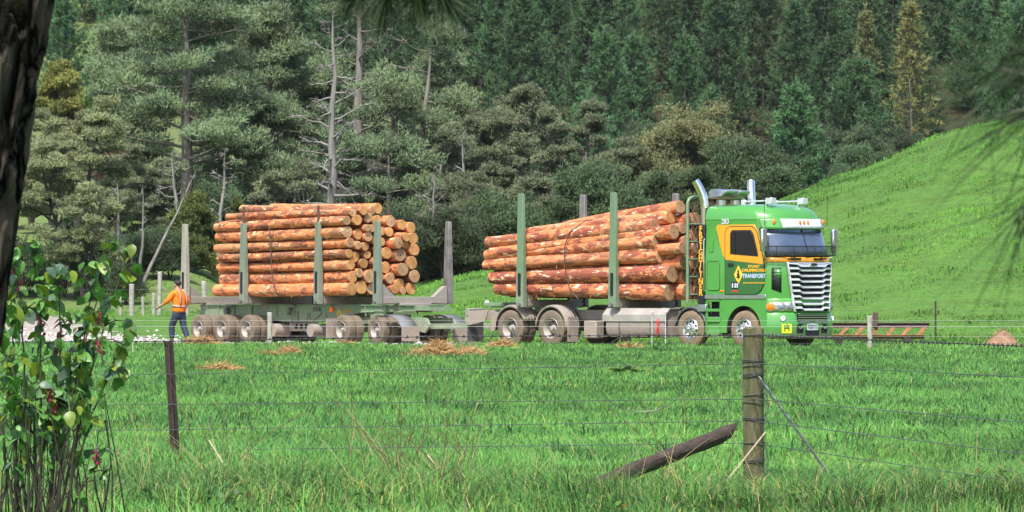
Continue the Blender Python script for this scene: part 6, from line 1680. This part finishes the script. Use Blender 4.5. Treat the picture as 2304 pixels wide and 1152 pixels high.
# old pine whose trunk fills the left edge, with a needle bough hanging into the top of the view
def bark_trunk_mat():
    m, nt, out = nodes_of('furrowed_pine_bark'); v = coords(nt, (3, 3, 1.0)); vo = N(nt, 'ShaderNodeTexVoronoi'); vo.feature = 'DISTANCE_TO_EDGE'; vo.inputs['Scale'].default_value = 5.5
    nz = noise_tex(nt, v, 4, 5); ad = mixc(nt, .35, v, nz); nt.links.new(ad, vo.inputs['Vector'])
    pl = ramp(nt, noise_tex(nt, v, 7, 6, .7), [(.3, (.035, .027, .022)), (.55, (.075, .060, .050)), (.75, (.13, .11, .095))])
    cr = ramp(nt, vo.outputs['Distance'], [(.02, (.018, .013, .011)), (.14, (1, 1, 1))]); col = mixc(nt, 1.0, pl, cr, 'MULTIPLY')
    h = ramp(nt, vo.outputs['Distance'], [(0, 0.0), (.2, 1.0)])
    pbsdf(nt, out, col, .95, 0, 0, bump(nt, h, 1.0, .03), .15); return m
PT_Y = 17.0
pt = empty('pine_tree', (-1.64, PT_Y, gz(-1.64, PT_Y))); tag(pt, 'old pine whose dark furrowed trunk fills the left edge', 'pine tree')
zs = np.concatenate([np.linspace(-.1, 1.2, 20), np.linspace(1.22, 2.4, 110), np.linspace(2.5, 11, 40)]); nA = 150
zc = np.array([0, 1.46, 2.16, 4, 11]); cxs = np.interp(zs, zc, [0, .22, .325, .52, .8]); rs = np.interp(zs, [0, .5, 1.46, 2.16, 6, 11], [.30, .23, .198, .205, .16, .05])
an = np.linspace(0, 2 * np.pi, nA, endpoint=False); ZZ, AA = np.meshgrid(zs, an, indexing='ij'); RR = rs[:, None] * np.ones_like(AA)
dsp = np.zeros_like(AA)
for i in range(len(zs)):
    for j in range(nA):
        p = Vector((math.cos(an[j]) * 1.4, math.sin(an[j]) * 1.4, zs[i] * 1.7)); p += Vector((mnoise.noise(p * 2.3), mnoise.noise(p * 2.3 + Vector((9, 2, 1))), .0)) * .35
        dd, _ = mnoise.voronoi(Vector((p.x * 2.6, p.y * 2.6, p.z * 1.15)))
        e = min(1, (dd[1] - dd[0]) * 3.2); dsp[i, j] = (e - .5) * .046 + mnoise.noise(p * 9) * .006
RR = RR + dsp
V = np.stack([cxs[:, None] + RR * np.cos(AA), RR * np.sin(AA), ZZ], -1).reshape(-1, 3)
i_ = np.arange(len(zs) - 1)[:, None] * nA; j_ = np.arange(nA)[None, :]; j2 = (j_ + 1) % nA
F = np.concatenate([np.stack([i_ + j_, i_ + j2, i_ + nA + j2], -1).reshape(-1, 3), np.stack([i_ + j_, i_ + nA + j2, i_ + nA + j_], -1).reshape(-1, 3)])
np_obj('trunk', V, F, bark_trunk_mat(), pt, None, True)
rr = np.random.default_rng(31)
d = limb_tree(rr, 12, .2, 44, .40, 4.4, (1.3, .5), 420, (.32, .09), .1, .1, (.07, 0), 4, leaf_up=.8, limb_r=.4)  # crown stays out of view, made dense to shade the trunk
np_obj('limbs', d[0][0], d[0][1], M_BARK, pt, None, True); np_obj('crown', d[1][0], d[1][1], M_OLDPINE, pt, d[1][2])
M_NEEDLE = leafy('long_needles', (.024, .045, .013), (.014, .028, .010), 8, .2, .5, .12, 0)  # colour darkened to stand in for tree shade on the boughs
def needle_bough(parent, off, tufts, twig_from, n, ln, w, seed, twig_mat=None):
    twig_mat = twig_mat or simple('needle_twig', (.022, .017, .012), .9, var=.3)
    rr = np.random.default_rng(seed); Vs, Fs, Ts, o_ = [], [], [], 0; mb = MB()
    for (c, dr) in tufts:
        c = np.array(c) - np.array(off); dr = np.array(dr, float); dr /= np.linalg.norm(dr)
        along = rr.uniform(-.05, .10, n); C = c + dr * along[:, None]
        D = dr * .9 + rr.normal(0, .55, (n, 3)); V, F = leaf_tris(C, D, ln * rr.uniform(.75, 1.15, n), w, rr)
        V = V.reshape(-1, 3, 3); V[:, 2, 2] -= ln * .12; V = V.reshape(-1, 3)
        Vs.append(V); Fs.append(F + o_); o_ += len(V); Ts.append(np.repeat(rr.uniform(.45, 1.6, n), 3))
        s = Vector(twig_from) - Vector(off); e = Vector(c + dr * .08); mid = (s + e) / 2 + Vector((0, 0, .05)); mb.tube([s, mid, Vector(c - dr * .05), e], [.005, .003, .002, .0015], 6)
    mb.build('twig', [twig_mat], parent, True); nd = np_obj('needles', np.concatenate(Vs), np.concatenate(Fs), M_NEEDLE, parent, np.concatenate(Ts)); nd['kind'] = 'stuff'
BY = 12.0
def b3(px, py, y): return (wx(px, y), y, hz(py, y))
off = tuple(pt.location)
needle_bough(pt, off, [(b3(895, -108, BY), (-.25, -.1, -1)), (b3(868, -104, BY + .05), (-.6, .1, -.8)), (b3(922, -110, BY), (.15, -.3, -1)), (b3(940, -108, BY - .04), (.5, .1, -.85))], b3(890, -420, BY + .6), 420, .080, .0024, 3)
mb = MB(); s = Vector(b3(890, -420, BY + .6)) - Vector(off); mb.tube([s, s + Vector((-.35, 2.5, .9)), Vector((.5, 0, 4.2))], [.010, .02, .05], 7); mb.build('branch', [M_BARK], pt, True)
bo = empty('pine_bough', b3(2620, 60, 6.2)); tag(bo, 'blurred pine bough with long needles reaching in from the right edge', 'pine bough')
off2 = tuple(bo.location)
needle_bough(bo, off2, [(b3(2450, 70, 6.1), (-1, .1, -.30)), (b3(2460, 190, 6.2), (-1, 0, -.45)), (b3(2455, 290, 6.15), (-.75, 0, -.9)), (b3(2440, 140, 6.25), (-.9, 0, -.1))], off2, 75, .125, .0017, 8)
mb = MB(); mb.tube([(0, 0, 0), (.35, .1, .08), (1.2, .3, .5), (2.2, .4, -.2), (2.3, .4, -1.6)], [.012, .018, .03, .07, .09], 7); mb.build('branch', [M_BARK], bo, True)

# dry stalks and seed heads in the rough grass by the near fence
rr = np.random.default_rng(41); M_DRY = leafy('dry_stalk', (.40, .34, .18), (.30, .23, .12), 3, .4, .8, .1, 0, 0); M_BROWNSTALK = simple('brown_seed_stalk', (.15, .075, .045), .9, var=.4)
mb = MB()
def stalk(mb, px, y, h, lean, r=.004, m=0):
    x = wx(px, y); g = gz(x, y); k = rr.uniform(-.05, .05); P = [(x + lean * h * t ** 1.5 + k * t, y + .05 * t, g + h * t * (1 - .1 * abs(lean) * t)) for t in np.linspace(0, 1, 6)]; mb.tube(P, [r, r, r * .9, r * .8, r * .6, r * .4], 4, m=m)
for i in range(70):
    px = rr.choice([rr.uniform(150, 640), rr.uniform(780, 1080), rr.uniform(1230, 1900), rr.uniform(0, 2304)]); stalk(mb, px, rr.uniform(50.5, 56), rr.uniform(.22, .62), rr.normal(0, .5), rr.uniform(.0014, .0030))
o = mb.build('dry_stalks', [M_DRY], None, True); tag(o, kind='stuff')
mb = MB()
for i in range(60):
    px = rr.choice([rr.uniform(430, 560), rr.uniform(780, 1090), rr.uniform(880, 1080), rr.uniform(1450, 1700)]); stalk(mb, px, rr.uniform(52, 58), rr.uniform(.35, .85), rr.normal(-.1, .4), rr.uniform(.0018, .0032))
o = mb.build('seed_stalks', [M_BROWNSTALK], None, True); tag(o, kind='stuff')
for (a, b, y, lab) in (((470, 990), (518, 1066), 55, 'bleached flat reed stalk leaning by the steel post'), ((962, 1022), (1000, 1078), 54, 'bleached reed stalk leaning in the middle of the rough grass'), ((1640, 1075), (1722, 972), 53.5, 'straight bleached stalk leaning across the strainer post')):
    mb = MB(); mb.bar(wpt(*a, y), wpt(*b, y), .010, .006, (0, 1, 0)); tag(mb.build('reed_stalk', [simple('bleached_reed', (.62, .52, .36), .8)], None, False), lab, 'dry stalk', 'bleached reed stalks')
# long arching tussocks and rank grass by the near fence
rt2 = np.random.default_rng(52); parts = []
for (n_, y0_, y1_, k_, h0_, h1_, tb, dr_) in ((330, 46.3, 49.8, 26, .13, .34, (1.0, .97, .9), .20), (110, 46.3, 49.3, 26, .14, .36, (.55, .62, .55), .08), (120, 51.5, 56, 22, .12, .26, (.9, .92, .95), .08), (40, 46.5, 52, 24, .15, .32, (.55, .65, .6), .05), (230, 60, 110, 26, .10, .22, (.50, .62, .66), .02), (280, 110, 195, 24, .12, .25, (.50, .62, .66), .02)):
    yy = rt2.uniform(y0_, y1_, n_); xx = rt2.uniform(-1, 1, n_) * (yy * .0735 + .3)
    parts.append(blades(xx, yy, k_, h0_, h1_, .0075 if y0_ < 58 else .014, rt2, .05 if y0_ < 58 else .12, dr_, 1.3, None, None, tb))
V, F, T = join(parts); tag(np_obj('rank_grass', V, F, M_GRASS2, None, T), kind='stuff')
# low broad weed leaves in the rough strip, and brown thatch in the hollow
n = 4400; yy = rt2.uniform(46.3, 51.0, n); xx = rt2.uniform(-1, 1, n) * (yy * .0735 + .2)
keep = vnoise(xx, yy, 1.4, 41) > .52; xx, yy = xx[keep], yy[keep]; n = len(xx)
C = np.stack([xx, yy, ground(xx, yy) + rt2.uniform(.03, .16, n)], 1); D = np.stack([rt2.normal(0, 1, n), rt2.normal(0, 1, n) - .4, rt2.normal(.1, .5, n)], 1)
D /= np.linalg.norm(D, axis=1, keepdims=True); S_ = np.cross(D, np.array([0, 0, 1.0]) + rt2.normal(0, .5, (n, 3))); S_ /= np.linalg.norm(S_, axis=1, keepdims=True); L_ = rt2.uniform(.03, .08, (n, 1))
V = np.stack([C, C + D * L_ * .5 + S_ * L_ * .36, C + D * L_, C + D * L_ * .5 - S_ * L_ * .36], 1).reshape(-1, 3); k_ = np.arange(n)[:, None] * 4
F = np.concatenate([k_ + np.array([[0, 1, 2]]), k_ + np.array([[0, 2, 3]])]); T = rt2.uniform(.55, 1.2, n)[:, None] * np.where(rt2.uniform(0, 1, (n, 1)) < .14, np.array([[1.6, .55, .6]]), np.array([[1.0, .9, .8]]))
tag(np_obj('weed_leaves', V, F, M_GRASS2, None, np.repeat(T, 4, 0)), kind='stuff')
M_THATCH = leafy('brown_thatch', (.13, .095, .05), (.07, .052, .03), 4, .4, .8, .1, 0); keep2, M_STRAW2 = M_STRAW2, simple('dark_litter', (.045, .034, .022), .95, var=.5, scale=9, bmp=.8)
straw(545, 49.3, 210, .05, 'dark brown matted dead grass in the hollow below the steel post', 31, 2.0, 1, M_THATCH, 'dead_grass_mat')
straw(1000, 49.6, 160, .05, 'brown flattened dead grass at bottom centre', 32, 1.6, 1, M_THATCH, 'dead_grass_mat')
straw(1850, 49.2, 150, .05, 'brown dead grass and weeds right of the strainer post', 33, 1.6, 1, M_THATCH, 'dead_grass_mat')
M_STRAW2 = keep2
# dead brown weeds
M_DEADLEAF = leafy('dead_weed_leaves', (.10, .075, .035), (.05, .045, .022), 4, .4, .8, .1, .2)
for px, y, s, lab in ((1000, 50.6, .7, 'dead weed clump in the rough grass at bottom centre'),):
    d = limb_tree(rr, .30 * s, .006, 12, .1, .24 * s, (.07, .05), 26, (.05, .03), .5, .2, sub=2, stems=2); x = wx(px, y)
    make_tree('dead_weed', lab, 'weed', d, (M_BROWNSTALK, M_DEADLEAF), (x, y, gz(x, y) - .02), 0, 'dead weeds in the rough grass', 'leaves')

# ------------------------------------------------------------------ the air between here and the plantation
hzb = MB(); hzb.box((0, 434, 64), (330, 950, 132)); 
def haze_mat():
    m, nt, out = nodes_of('haze'); v = N(nt, 'ShaderNodeVolumePrincipled'); v.inputs['Color'].default_value = (.90, .94, 1.0, 1); v.inputs['Density'].default_value = HAZE; v.inputs['Anisotropy'].default_value = .2
    nt.links.new(v.outputs[0], out.inputs['Volume']); return m
HAZE = .00003
tag(hzb.build('haze', [haze_mat()], None, False), kind='stuff')
